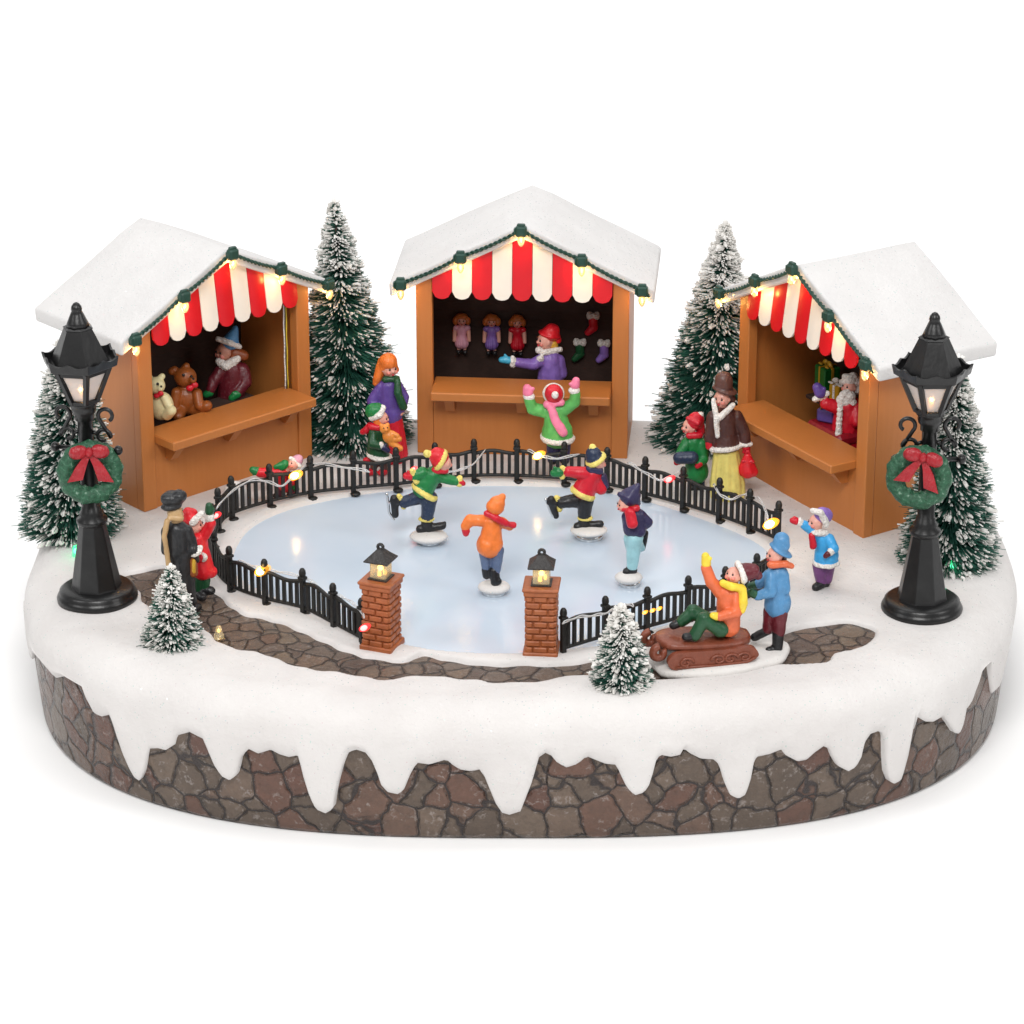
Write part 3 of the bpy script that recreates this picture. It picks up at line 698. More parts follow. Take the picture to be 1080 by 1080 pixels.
def wreath(px, py, depth, rz, lean, label, droop):
    y = depth; p = aty(px, py, y); t = thing('wreath', p, label, 'wreath', 'green wreaths with red bows', rz); t.rotation_euler = (lean, droop, rz)
    b = MB(); n, m_ = 48, 14; vs = []
    for i in range(n):
        a = 2*PI*i/n
        for j in range(m_):
            c = 2*PI*j/m_; rr = .088*(1+.10*math.sin(9*a+2*c)+.07*math.sin(17*a-3*c)); R = .235
            vs.append(((R+rr*math.cos(c))*math.cos(a), rr*.75*math.sin(c), (R+rr*math.cos(c))*math.sin(a)))
    fs = [(i*m_+j, i*m_+(j+1) % m_, ((i+1) % n)*m_+(j+1) % m_, ((i+1) % n)*m_+j) for i in range(n) for j in range(m_)]
    b.add(vs, fs, 'wreath_green', True); r = b.build('ring', t); bm_fix(r)
    b = MB(); 
    for sx in (-1, 1):
        b.ell((sx*.105, -.105, .235), (.095, .045, .070), 'wreath_bow', Matrix.Rotation(sx*.25, 3, 'Y'))
        b.ell((sx*.145, -.115, .235), (.045, .04, .06), 'wreath_bow', Matrix.Rotation(sx*.25, 3, 'Y'))
    for sx, l in ((-1, .20), (1, .22)):
        q = [(sx*.02, -.10, .20), (sx*.085, -.115, .09), (sx*(.15), -.11, .235-l-.09)]; vs = []
        for k, (x, yv, z) in enumerate(q):
            wv = .035+.02*k; vs += [(x-wv, yv, z+.01*sx), (x+wv, yv, z-.01*sx), (x+wv, yv+.03, z-.01*sx), (x-wv, yv+.03, z+.01*sx)]
        b.add(vs, [(4*k+j, 4*k+(j+1) % 4, 4*k+4+(j+1) % 4, 4*k+4+j) for k in range(2) for j in range(4)]+[(0,3,2,1),(8,9,10,11)], 'wreath_bow', False)
    b.ell((0, -.12, .235), (.04, .045, .05), 'wreath_bow')
    bw = b.build('bow', t); bm_fix(bw); bw['label'] = 'red ribbon bow'
    return t
lp = at(103, 630); rp = at(972, 642)
wreath(95, 498, lp.y-.17, math.radians(8), math.radians(-6), 'green wreath with red bow hanging on the left street lamp', math.radians(0))
wreath(969, 503, rp.y-.17, math.radians(-14), math.radians(-6), 'green wreath with red bow and uneven tails hanging on the right street lamp', math.radians(10))

# ------------------------------------------------------------------ brick pillars
def pillar(px, py, rz, label):
    p = at(px, py, Z0-.01); t = thing('brick_pillar', p, label, 'gate pillar', 'brick gate pillars with lanterns', rz)
    w = .285; b = MB(); ch = .066; nc = 9
    b.box((0, 0, .35), (w-.03, w-.03, .66), 'brick')
    for c in range(nc):
        z = .055+ch*(c+.5); off = .0 if c % 2 else .5
        for side in range(4):
            R = Matrix.Rotation(side*PI/2, 3, 'Z'); xs = [-.5, -.0, .5] if off == 0 else [-.5, -.25, .25, .5]
            for i in range(len(xs)-1):
                x0, x1 = xs[i]*w, xs[i+1]*w
                jit = random.uniform(-.004, .004)
                b.box(R @ Vector(((x0+x1)/2, -w/2+.012+jit, z)), (x1-x0-.012, .044, ch-.012), 'brick', R @ Matrix.Rotation(random.uniform(-.02, .02), 3, 'Z'), .010)
    b.build('shaft', t)
    b = MB(); b.box((0, 0, .03), (w+.055, w+.055, .07), 'brick', bev=.012); b.build('foot', t)
    b = MB(); b.box((0, 0, .675), (w+.04, w+.04, .06), 'brick', bev=.012); b.box((0, 0, .715), (w+.065, w+.065, .035), 'brick', bev=.01); b.build('cap', t)
    b = MB(); b.lathe([(.14, .733), (.14, .745), (.11, .752)], 'lantern_metal', 4, a0=PI/4, smooth=False); b.box((0, 0, .738), (.19, .19, .012), 'lantern_metal')
    ln = b.build('lantern', t)
    g = MB(); s_ = .105; s2 = .11
    for k in range(4):
        R = Matrix.Rotation(k*PI/2, 3, 'Z'); g.box(R @ Vector((0, -.076, .835)), (.15, .008, .18), 'lantern_glass', R)
    g.build('glass', ln)
    r = MB(); r.lathe([(.155, .925), (.175, .918), (.18, .93), (.10, .985), (.045, 1.03), (.025, 1.035)], 'lantern_metal', 4, a0=PI/4, smooth=False)
    r.tube([(.028*math.cos(a), 0, 1.052+.028*math.sin(a)) for a in [2*PI*k/10 for k in range(11)]], .016, 'lantern_metal', 6)
    r.build('lantern_roof', ln)
    f = MB()
    f.caps((-.015, 0, .755), (-.015, 0, .79), .02, .016, 'flame', 8, 4); f.ell((.035, .01, .79), (.014, .014, .03), 'led_small'); f.build('flame', ln)
    lamp(t, (0, -.01, .84), (1, .62, .2), .22, .03)
pillar(403, 682, math.radians(-22), 'red brick gate pillar with lit lantern, at the end of the left fence')
pillar(571, 688, math.radians(-5), 'red brick gate pillar with lit lantern, at the end of the right fence')

# ------------------------------------------------------------------ bottle brush trees
def tree(px, py, apx, apy, Rpx, label, n=6000, prof=.9, snow=.35, top_snow=.25, seed=1, blob=1.0, droop=.12):
    rnd = random.Random(seed); p = at(px, py, Z0-.01); u_ = unit(p.y); R = Rpx*u_
    a = aty(apx, apy, p.y)-p; H = a.z; ax = Vector((a.x, 0, a.z))
    t = thing('fir_tree', p, label, 'fir tree', 'bottle brush fir trees dusted with snow')
    tr = MB(); tr.tube([(0, 0, -.03), ax*.98], [.035, .012], 'brown', 7); tr.build('trunk', t)
    G = MB(); Sn = MB(); gv = []; gf = []; sv = []; sf = []
    turns = 11 if H > 1.5 else 7
    for i in range(n):
        h = 1-math.sqrt(rnd.random()*.985+.015) if rnd.random() < .8 else rnd.random()
        h = .015+h*.975
        an = rnd.random()*2*PI
        ph = 2*PI*h*turns+an                     # the twisted wire leaves spiral rows
        h = min(.985, max(.01, h-.26/turns*math.sin(ph)*.45))
        rr = R*(1-h)**prof*(1+.09*math.cos(ph))*(.80+.24*rnd.random()**.7)+.03
        if rnd.random() < .04: rr *= 1.14
        c0 = ax*h
        up = -droop+.42*h*h+rnd.gauss(0, .09)+.07*math.sin(an*5+h*40)
        an2 = an+rnd.gauss(0, .03)
        d = Vector((math.cos(an2), math.sin(an2), up)).normalized(); e = c0+d*rr
        if e.z < .012: e.z = .012+.03*rnd.random()
        d = (e-c0); L = d.length; d /= L
        w = d.cross(Vector((0, 0, 1))); w.normalize(); v2 = w.cross(d); th = .0066*(1+.5*rnd.random())*min(1.0, .6+R)
        s0 = c0+d*L*.12
        def spike(V_, F_, a_, b_, ta, tb):
            k = len(V_); V_ += [a_+w*ta, a_-w*ta*.5+v2*ta*.87, a_-w*ta*.5-v2*ta*.87, b_+w*tb, b_-w*tb*.5+v2*tb*.87, b_-w*tb*.5-v2*tb*.87]
            F_ += [(k, k+1, k+4, k+3), (k+1, k+2, k+5, k+4), (k+2, k, k+3, k+5), (k+3, k+4, k+5)]
        spike(gv, gf, s0, e, th, th*.4)
        hi = max(0, (h-.45)/.55)
        if rnd.random() < snow*.38+top_snow*hi*1.1:       # frosted tip
            ln = min(L*.5, (.03+.10*rnd.random())*(1+hi*.6)*min(1, .5+R)); spike(sv, sf, e-d*ln, e+d*.006, th*.75, th*1.15)
        if rnd.random() < snow*.17+top_snow*hi*hi*.24:    # clotted fleck
            b = blob*(.45+1.25*rnd.random()**2.2)*min(1, .55+R); ln = (.03+.08*rnd.random())*b; rad = (.010+.012*rnd.random())*b
            q0 = e-d*ln+Vector((rnd.gauss(0, .006), rnd.gauss(0, .006), 0)); qm = e-d*ln*rnd.uniform(.25, .6); q1 = e+d*.012*b; k = len(sv)
            sv += [q0]+[qm+(w*math.cos(x)+v2*math.sin(x))*rad*rnd.uniform(.55, 1.45) for x in [2*PI*j/6 for j in range(6)]]+[q1+(w*math.cos(x)+v2*math.sin(x))*rad*rnd.uniform(.3, .9) for x in [2*PI*j/6 for j in range(6)]]
            for j in range(6):
                j2 = (j+1) % 6; sf += [(k, k+1+j2, k+1+j), (k+1+j, k+1+j2, k+7+j2, k+7+j)]
            sf.append(tuple(k+7+j for j in range(6)))
    Sn.ell(ax*.995, (.026*blob, .026*blob, .05), 'flock_white', None, 7, 5)
    G.add(gv, gf, 'bristle_green'); c = G.build('crown', t)
    Sn.add(sv, sf, 'flock_white', False); s_ = Sn.build('snow', c); s_['label'] = 'white flock snow on the bristle tips'
    return t
tree(372, 462, 352, 210, 62, 'tall snow flecked fir tree behind the woman in purple, between two stalls', 14000, .82, .30, .60, 3, .8)
tree(752, 462, 765, 234, 66, 'tall fir tree with snow clotted tip, behind the woman in the brown jacket', 14000, .86, .30, 1.0, 4, 1.1)
tree(76, 556, 70, 356, 52, 'wide snowy fir tree behind the left street lamp', 12000, .58, .42, .5, 5, .95)
tree(1000, 590, 1011, 376, 51, 'snowy fir tree behind the right street lamp', 11500, .75, .38, .5, 6, .95)
tree(182, 678, 180, 598, 30, 'tiny snowy fir tree at the feet of the man in black', 4500, .78, .55, .45, 7, 1.0, .0)
tree(656, 720, 655, 640, 30, 'tiny fir tree thick with snow, in front of the fence by the sled', 4200, .68, .55, .8, 8, 1.25, .0)

# ------------------------------------------------------------------ goods in the stalls
def world_in(key, p): return S2W(*ST[key], p)
def in_stall(px, py, key, yl):
    """point seen at a photo pixel on the stall's own upright plane y = yl"""
    x, y, rz = ST[key]; n = Vector((-math.sin(rz), math.cos(rz), 0)); o = S2W(x, y, rz, (0, yl, 0)); d = Vector(_ray(px, py)); c = Vector(CAM)
    return c+d*((o-c).dot(n)/d.dot(n))
def stocking(px, py, mat, label, flip=1):
    c = in_stall(px, py, 'C', 1.075); t = thing('stocking', c, label, 'stocking', 'small Christmas stockings on the back wall', ST['C'][2])
    b = MB(); k = unit(c.y)
    b.caps((0, 0, 0), (.005*flip, 0, -.10), .052, .050, mat); b.caps((.005*flip, 0, -.105), (-.055*flip, -.005, -.165), .052, .038, mat); b.build('sock', t)
    b = MB()
    for q in range(14):
        a = 2*PI*q/14; b.ell((.052*math.cos(a), .035*math.sin(a), .035+.012*math.sin(3*a)), (.026, .026, .032), 'white_fur', None, 8, 6)
    b.build('cuff', t)
stocking(625.5, 336, 'red', 'red stocking with white cuff, highest of the three on the back wall'); stocking(611.5, 364, 'green_dark', 'dark green stocking with white cuff on the back wall behind the seller')
stocking(637, 365, 'lilac', 'lilac stocking with white cuff on the back wall beside the post')
def shelf(st, key, p, size, m='wood_dark'):
    b = MB(); b.box(p, size, m, bev=.006); o = b.build('shelf', st); return o
def gift(key, lx, ly, lz, size, m, label, bow='gold'):
    t = thing('gift_box', world_in(key, (lx, ly, lz)), label, 'gift box', None, ST[key][2]+random.uniform(-.2, .2)); w, d, h = size
    b = MB(); b.box((0, 0, h/2), size, m, bev=.012); b.build('box', t)
    b = MB(); b.box((0, 0, h/2), (.03, d+.008, h+.008), bow); b.box((0, 0, h/2+.001), (w+.008, .03, h+.010), bow)
    for sx in (-1, 1): b.ell((sx*.05, 0, h+.03), (.05, .025, .03), bow, Matrix.Rotation(sx*.4, 3, 'Y')); b.ell((sx*.07, -.05, h+.012), (.04, .018, .012), bow)
    b.build('ribbon', t)
def pix_local(key, px, py, yl):
    p = in_stall(px, py, key, yl); x, y, rz = ST[key]; d = p-S2W(x, y, rz, (0, 0, 0)); c, s_ = math.cos(rz), math.sin(rz); return (d.x*c+d.y*s_, yl, d.z)
q = pix_local('R', 872, 413, .85); zs = q[2]; shelf(stall_r, 'R', (.2, .86, zs-.022), (1.9, .5, .04)); gift('R', q[0], .85, zs, (.22, .2, .30), 'box_green', 'tall green gift box with gold bow on the shelf of the gift stall')
q = pix_local('R', 885, 415, .75); gift('R', q[0], .74, zs, (.15, .15, .22), 'box_gold', 'yellow gift box with pale bow, beside the green box and white hair', 'white_fur')

# ------------------------------------------------------------------ sled
def sled():
    p = at(754, 697, Z0); t = thing('sled', p, 'brown carved sled on a snow patch carrying the child in orange', 'sled', None, math.radians(13))
    B = 'sled_brown'
    def P(px, py, d): v = aty(px, py, p.y+d)-p; v.rotate(Matrix.Rotation(-math.radians(13), 3, 'Z')); return v
    b = MB()                          # seat board: rounded plank rising to a curled front
    n = 26; L0, L1 = -.58, .33
    for k in range(1):
        vs = []; prof = []
        for i in range(n+1):
            f = i/n; x = L0+(L1-L0)*f; prof.append((x, .245+.02*math.cos(f*PI)))
        for x, z in prof:
            f = (x-L0)/(L1-L0); hw = .235*min(1, math.sqrt(max(.03, 1-((f-.5)/.52)**4)))
            for j in range(12):
                a = 2*PI*j/12; ca, sa = math.cos(a), math.sin(a)
                vs.append((x, .02+hw*math.copysign(abs(ca)**.6, ca), z+.05*math.copysign(abs(sa)**.7, sa)))
        fs = [(i*12+j, i*12+(j+1) % 12, (i+1)*12+(j+1) % 12, (i+1)*12+j) for i in range(n) for j in range(12)]+[tuple(range(11, -1, -1)), tuple(n*12+k for k in range(12))]
        b.add(vs, fs, B, True)
    for yy in (-.15, .19): b.tube([(-.60+.07*math.cos(a)*(1-k*.03)-.0, yy, .215+.07*math.sin(a)*(1-k*.03)) for k, a in enumerate([PI*.5+k*.35 for k in range(16)])], .04, B, 8)
    s_ = b.build('seat', t); bm_fix(s_)
    for yy in (-.22, .24):
        r = MB()
        out = [(-.50, .08), (-.54, .15), (-.48, .225), (-.36, .238), (-.1, .232), (.16, .23), (.30, .225), (.36, .15), (.32, .10), (.16, .06), (-.2, .05), (-.4, .05)]
        oc = [(v.x, v.y) for v in cat_rom([(x, z, 0) for x, z in out], 4)]
        r.prism(oc, yy-.03, yy+.03, B)
        sg = -1 if yy < 0 else 1
        yo = yy+sg*.035
        for cx, dr_ in ((-.42, 1), (.02, 1), (.02, -1), (.28, -1)):
            q = []
            for k in range(22):
                a = k*.36; rr = .075*(1-k/26); q.append((cx+dr_*(.06+rr*math.cos(a)), yo, .13+rr*.75*math.sin(a)))
            r.tube(q, .013, B, 6)
        r.tube([(-.46, yo, .09), (-.1, yo, .075), (.24, yo, .08), (.33, yo, .12)], .016, B, 6)
        ro = r.build('runner', t)
    b = MB(); n = 40; vs = []
    for kz, z in ((1.0, -.02), (1.03, .02), (1.0, .05), (.9, .07)):
        for i in range(n):
            a = 2*PI*i/n; w_ = 1+.05*math.sin(3*a+1)+.03*math.sin(7*a); vs.append((.02+.70*kz*w_*math.copysign(abs(math.cos(a))**.8, math.cos(a)), .05+.37*kz*w_*math.copysign(abs(math.sin(a))**.8, math.sin(a)), z))
    fs = [(i*n+j, i*n+(j+1) % n, (i+1)*n+(j+1) % n, (i+1)*n+j) for i in range(3) for j in range(n)]+[tuple(3*n+k for k in range(n)), tuple(range(n-1, -1, -1))]
    b.add(vs, fs, 'figure_snow', True); bo = b.build('snow_patch', t); bo['label'] = 'white snow patch under the sled'
    return t
sled()
# ------------------------------------------------------------------ people and animals: sculpted bodies, painted clothes
PENDING = []; F_SEED = []
class Fig:
    def __init__(s, name, label, cat, ax, ay, z=Z0, y=None, group=None):
        s.p = at(ax, ay, z) if y is None else aty(ax, ay, y)
        s.y = s.p.y; s.k = unit(s.y, s.p.z); s.t = thing(name, s.p, label, cat, group); s.parts = {}; s.order = []; s.h = None; s.eyes = []; s.labels = {}
    def P(s, q): d = q[2] if len(q) > 2 else 0; return aty(q[0], q[1], s.y+d)-s.p
    def part(s, n):
        if n not in s.parts: s.parts[n] = []; s.order.append(n)
        return s.parts[n]
    def cap(s, part, m, a, b, r1, r2=None):
        r2 = r1 if r2 is None else r2; s.part(part).append(('c', m, s.P(a), s.P(b), r1*s.k, r2*s.k)); return s
    def ell(s, part, m, c, r, rot=0.0):
        R = Matrix.Rotation(math.radians(rot), 3, 'Y'); s.part(part).append(('e', m, s.P(c), tuple(v*s.k for v in r), R)); return s
    def head(s, px, py, r, look=(0, 0, -1), d=0, neck=None, skin='skin', nr=.45):
        c = s.P((px, py, d)); rr = r*s.k; L = Vector(look).normalized()          # look: right, depth, up
        L = Vector((look[0], look[2], look[1])).normalized()
        s.part('body').append(('e', skin, c, (rr*.92, rr*.95, rr*1.05), Matrix.Identity(3)))
        s.part('body').append(('c', skin, c+Vector((0, 0, -rr*.45))+L*rr*.28, c+Vector((0, 0, -rr*.62))+L*rr*.42, rr*.42, rr*.36))   # jaw
        rt = L.cross(Vector((0, 0, 1))).normalized(); up = rt.cross(L)
        s.part('body').append(('e', skin, c+L*rr*1.0-up*rr*.08, (rr*.17,)*3, Matrix.Identity(3)))      # nose
        for sg in (-1, 1):
            s.part('body').append(('e', 'cheeks', c+L*rr*.72+rt*sg*rr*.45-up*rr*.25, (rr*.26,)*3, Matrix.Identity(3)))
            s.part('body').append(('e', skin, c+rt*sg*rr*.92-up*rr*.05, (rr*.16, rr*.16, rr*.26), Matrix.Identity(3)))   # ears
            e = c+L*rr*.84+rt*sg*rr*.36+up*rr*.17
            s.eyes.append(('black_paint', e, rr*.125)); s.eyes.append(('hair_auburn', e+up*rr*.22+L*.004, rr*.06))
        s.eyes.append(('lips', c+L*rr*.92-up*rr*.47, rr*.14))
        if neck is not None: s.part('body').append(('c', skin, c, s.P(neck), rr*nr, rr*nr))
        s.h = (c, rr); return s
    def ring(s, part, m, c, axis, R, r, n=16):
        a = Vector((axis[0], axis[2], axis[1])).normalized(); u = a.cross(Vector((.3, 1, .2))).normalized(); w_ = a.cross(u); c = s.P(c)
        p = [c+(u*math.cos(2*PI*i/n)+w_*math.sin(2*PI*i/n))*R*s.k for i in range(n)]
        for i in range(n): s.part(part).append(('c', m, p[i], p[(i+1) % n], r*s.k, r*s.k))
        return s
    def mitten(s, part, m, wrist, tip, r, thumb=None):
        s.cap(part, m, wrist, tip, r, r*.8)
        if thumb: s.cap(part, m, wrist, thumb, r*.5, r*.38)
        return s
    def foot(s, part, m, heel, toe, r):
        s.cap(part, m, heel, toe, r, r*.85); return s
    def done(s, vox=.0105):
        # the body runs on under the clothes as one skin
        limbs = []
        for n in s.order:
            if n in ('coat', 'trousers', 'boots', 'mittens', 'skirt', 'dress'):
                limbs += [('c', 'skin', p[2], p[3], p[4]*.72, p[5]*.72) for p in s.parts[n] if p[0] == 'c' and p[1] not in ('white_fur', 'yellow_trim')]
        if s.h and 'body' in s.parts: s.parts['body'] += limbs
        for n in s.order: PENDING.append((s.t, n, s.parts[n], vox, s.eyes if n == 'body' else [], s.labels.get(n)))
        return s.t
def prim_mesh(prims):
    b = MB()
    for p in prims:
        if p[0] == 'c': b.caps(p[2], p[3], p[4], p[5], 'skin', 16, 6)
        else: b.ell(p[2], p[3], 'skin', p[4], 18, 12)
    me = bpy.data.meshes.new('tmp'); me.from_pydata(b.v, [], b.f); me.update(); return me
def sd_prim(p, X):
    if p[0] == 'c':
        a, b = np.array(p[2]), np.array(p[3]); d = b-a; L = d.dot(d)+1e-9; t = np.clip(((X-a) @ d)/L, 0, 1)
        return np.linalg.norm(X-a-t[:, None]*d, axis=1)-(p[4]+(p[5]-p[4])*t)
    R = np.array(p[4]); q = (X-np.array(p[2])) @ R; r = np.array(p[3]); k = np.linalg.norm(q/r, axis=1); return (k-1)*r.min()*1.0
def flush_people():
    tmp = []
    for root, n, prims, vox, eyes, lab in PENDING:
        o = bpy.data.objects.new('tmp', prim_mesh(prims)); COL.objects.link(o)
        v = vox*(.8 if n == 'body' else 1)
        r = o.modifiers.new('r', 'REMESH'); r.mode = 'VOXEL'; r.voxel_size = v; r.use_smooth_shade = True
        k = o.modifiers.new('s', 'SMOOTH'); k.factor = .5; k.iterations = 3
        tmp.append(o)
    bpy.context.view_layer.update(); dg = bpy.context.evaluated_depsgraph_get()
    for o, (root, n, prims, vox, eyes, lab) in zip(tmp, PENDING):
        me = bpy.data.meshes.new_from_object(o.evaluated_get(dg)); me.name = n
        nf = len(me.polygons); X = np.empty(nf*3); me.polygons.foreach_get('center', X); X = X.reshape(-1, 3)
        mats = []
        for p in prims:
            if p[1] not in mats: mats.append(p[1])
        D = np.stack([sd_prim(p, X) for p in prims]); win = D.argmin(0)
        idx = np.array([mats.index(p[1]) for p in prims])[win]
        nv = len(me.vertices); V = np.empty(nv*3); me.vertices.foreach_get('co', V); V = V.reshape(-1, 3)
        if n in ('coat', 'trousers', 'skirt', 'scarf', 'hat', 'dress', 'hair', 'hood', 'boots'):      # sculpted folds
            N = np.empty(nv*3); me.vertices.foreach_get('normal', N); N = N.reshape(-1, 3); amp = {'hair': .007, 'skirt': .004, 'dress': .003, 'boots': .004}.get(n, .006); sd = len(F_SEED)*1.7; F_SEED.append(1)
            for i in range(nv):
                q = V[i]; h = noise.noise(Vector((q[0]*13+sd, q[1]*13, q[2]*(3 if n == 'hair' else 7))))+.6*noise.noise(Vector((q[0]*27, q[1]*27+sd, q[2]*17)))
                V[i] = q+N[i]*amp*h
            if n in ('skirt', 'dress'):
                c = V.mean(0); lo, hi = V[:, 2].min(), V[:, 2].max(); a_ = np.arctan2(V[:, 1]-c[1], V[:, 0]-c[0]); k = (hi-V[:, 2])/(hi-lo+1e-6)
                V = V+N*((.011 if n == 'skirt' else .006)*k*np.cos(13*a_+2*np.sin(3*a_)))[:, None]
        F = [tuple(p.vertices) for p in me.polygons]; mi = idx.tolist(); bpy.data.meshes.remove(me)
        groups = [list(range(len(F)))]
        if n in ('boots', 'mittens'):                       # left and right one by one
            par = list(range(nv))
            def find(x):
                while par[x] != x: par[x] = par[par[x]]; x = par[x]
                return x
            for f_ in F:
                r0 = find(f_[0])
                for v_ in f_[1:]: par[find(v_)] = r0
            d = {}
            for i, f_ in enumerate(F): d.setdefault(find(f_[0]), []).append(i)
            groups = list(d.values())
        for g in groups:
            used = sorted({v_ for i in g for v_ in F[i]}) if len(groups) > 1 else range(nv); mp = {v_: i for i, v_ in enumerate(used)}
            b = MB(); b.v = [tuple(V[v_]) for v_ in used]; b.f = [tuple(mp[v_] for v_ in F[i]) for i in g]; b.mats = list(mats); b.mi = [mi[i] for i in g]; b.sm = [True]*len(g)
            for m, c, r in eyes: b.ell(c, (r, r, r), m, None, 8, 6)
            ob = b.build({'boots': 'boot', 'mittens': 'mitten'}.get(n, n), root)
        if lab: ob['label'] = lab
    for o in tmp:
        m = o.data; bpy.data.objects.remove(o); bpy.data.meshes.remove(m)
    PENDING.clear()
def disc(f, px, py, rx, rz, mx, my, mr):
    """white snow puck and little metal magnet the skaters glide on"""
    c = at(mx, my, Z0-.03)-f.p; k = f.k; b = MB(); b.lathe([(mr*k*.96, .0), (mr*k, .006), (mr*k, .045), (mr*k*.9, .06)], 'steel', 24, c); b.build('magnet', f.t)
    f.ell('snow_puck', 'figure_snow', (px, py-2), (rx, rx*.82, rz*.82)); s_ = 0; return f
SKG = 'skaters gliding on the ice'
# 1 skater in green
f = Fig('person', 'skater in green coat and red bobble hat gliding with one leg kicked back', 'person', 452, 574, Z0-.03, group=SKG)
disc(f, 452, 567.5, 20.5, 7.5, 453, 572, 13)
f.head(468, 488.5, 8.5, (.8, -.05, .6), neck=(459, 499))
f.cap('hat', 'red_bright', (463, 483), (461.5, 481), 10.5, 9.5).ring('hat', 'yellow_trim', (464.3, 485.3), (-.85, .5, -.12), 10.0, 2.7).ell('hat', 'yellow_trim', (450.5, 478.5, -.03), (4.4, 4.4, 4.4))
f.cap('scarf', 'red', (459, 496, -.04), (470, 496.5, -.03), 4.2, 3.4)
f.cap('coat', 'green', (447, 514), (456, 501), 12, 9.5).cap('coat', 'green', (446, 498.5, -.03), (437.5, 502, -.05), 6.5, 5.5).cap('coat', 'green', (463, 503), (480, 507.5), 6.5, 4.8)
f.cap('coat', 'yellow_trim', (434.5, 496.5, -.07), (438.5, 508, -.07), 3.0).ring('coat', 'yellow_trim', (448, 518.5), (.55, .84, .1), 13.0, 3.0).cap('coat', 'yellow_trim', (485, 504), (484.5, 511), 3.2)
f.mitten('mittens', 'red', (433, 502, -.05), (428.5, 502, -.05), 5, (430.5, 497.5, -.07)).mitten('mittens', 'red', (485, 508), (488.5, 510), 3.6)
f.cap('trousers', 'navy', (453, 525), (450.5, 545), 8.5, 6.8).cap('trousers', 'navy', (449, 522, .05), (426, 529.5, .06), 8.5, 6.0)
f.ell('trousers', 'yellow_trim', (449.8, 547.5), (8.8, 7, 3.0)).cap('trousers', 'yellow_trim', (421, 523.5, .06), (425.5, 534, .06), 3.2)
f.cap('boots', 'black_paint', (443, 558), (467, 554.5), 4.6, 4.2).cap('boots', 'black_paint', (450, 551), (452, 557), 6, 5).cap('boots', 'black_paint', (468, 553), (469, 551.5), 2.8, 2.2)
f.cap('boots', 'black_paint', (416, 526, .06), (417, 543, .06), 4.6, 3.6).cap('boots', 'black_paint', (420, 529, .06), (415, 528, .06), 4.6, 4.0)
f.cap('skate', 'steel', (408, 521, .06), (410.5, 541, .06), 1.7, 1.7).cap('skate', 'steel', (410.5, 541, .06), (415.5, 548, .06), 1.7, 1.5).cap('skate', 'steel', (409, 530, .06), (415, 530, .06), 1.3, 1.3)
f.done()
# 2 orange skater
f = Fig('person', 'skater in orange coat and hood with red scarf, seen from behind', 'person', 521, 627, Z0-.03, group=SKG)
disc(f, 521, 621, 17.5, 8, 521, 626, 12.5)
f.head(522, 536, 8, (-.25, .05, .95), neck=(519, 549))
f.cap('hood', 'orange', (522.5, 534, -.03), (524, 531, -.03), 9.8, 8.8).cap('hood', 'orange', (526, 530, -.02), (529.5, 524.5, 0), 6.5, 4.2)
f.cap('scarf', 'red', (513.5, 541.5, -.07), (523, 546.5, -.1), 3.6, 3.9).cap('scarf', 'red', (523, 546.5, -.1), (534, 552.5, -.06), 3.9, 3.4).cap('scarf', 'red', (533, 552, -.05), (541.5, 553.8, -.03), 3.2, 3.6)
f.cap('coat', 'orange', (517.5, 570), (519.5, 551), 12.2, 9.5).cap('coat', 'orange', (516.5, 575), (516.8, 574), 14, 14).cap('coat', 'orange', (511, 549.5), (496, 548.5, -.02), 6.4, 6.2).cap('coat', 'orange', (495.5, 549, -.02), (490.8, 555, -.03), 6.0, 5.2).cap('coat', 'orange', (528, 550.5, .05), (537, 555, .1), 6, 4.6)
f.mitten('mittens', 'red', (491, 558, -.03), (491.3, 562.5, -.03), 4.6, (494.5, 560.5, -.04)).mitten('mittens', 'red', (538, 555, .1), (542, 554, .1), 3.6)
f.cap('trousers', 'denim', (511, 581), (512.8, 599), 6.8, 4.8).cap('trousers', 'denim', (525, 581, -.02), (523.5, 601, -.03), 7, 5).cap('trousers', 'denim', (512, 579), (523, 579), 7, 7)
f.cap('boots', 'black_paint', (512.5, 600), (513, 607), 4.8, 4.4).cap('boots', 'black_paint', (521.5, 602, -.03), (522.5, 614, -.05), 5.4, 5.2).cap('boots', 'black_paint', (522.5, 614, -.05), (526, 613, -.06), 4.6, 3.4)
f.done()
# 3 red skater
f = Fig('person', 'skater in red coat and navy bobble hat gliding with one leg kicked back', 'person', 621, 570, Z0-.03, group=SKG)
disc(f, 621, 561, 20, 6.5, 621.5, 567, 15)
f.head(630.5, 487.5, 8.3, (.92, -.1, .35), neck=(626, 498))
f.cap('hat', 'navy', (626.5, 481.5), (626, 478.5), 9.3, 8).ring('hat', 'yellow_trim', (628.3, 484.5), (-.45, .88, -.15), 9.4, 2.7).ell('hat', 'yellow_trim', (625, 471.5), (3.8, 3.8, 3.6))
f.cap('scarf', 'navy_purple', (622, 494.5, -.05), (632.5, 496.5, -.04), 4.6, 4).cap('scarf', 'navy_purple', (635, 503, .02), (638.5, 512, .02), 5, 4)
f.cap('coat', 'red', (617, 515), (624.5, 501.5), 12.5, 10).cap('coat', 'red', (617, 499, -.03), (600, 497.5, -.05), 7, 5.8).cap('coat', 'red', (629, 504, .02), (634, 516, .0), 7, 6)
f.cap('coat', 'yellow_trim', (592.8, 493.5, -.05), (592.8, 503, -.05), 3.2).ring('coat', 'yellow_trim', (614.5, 520), (.42, .9, .1), 11.5, 3.2)
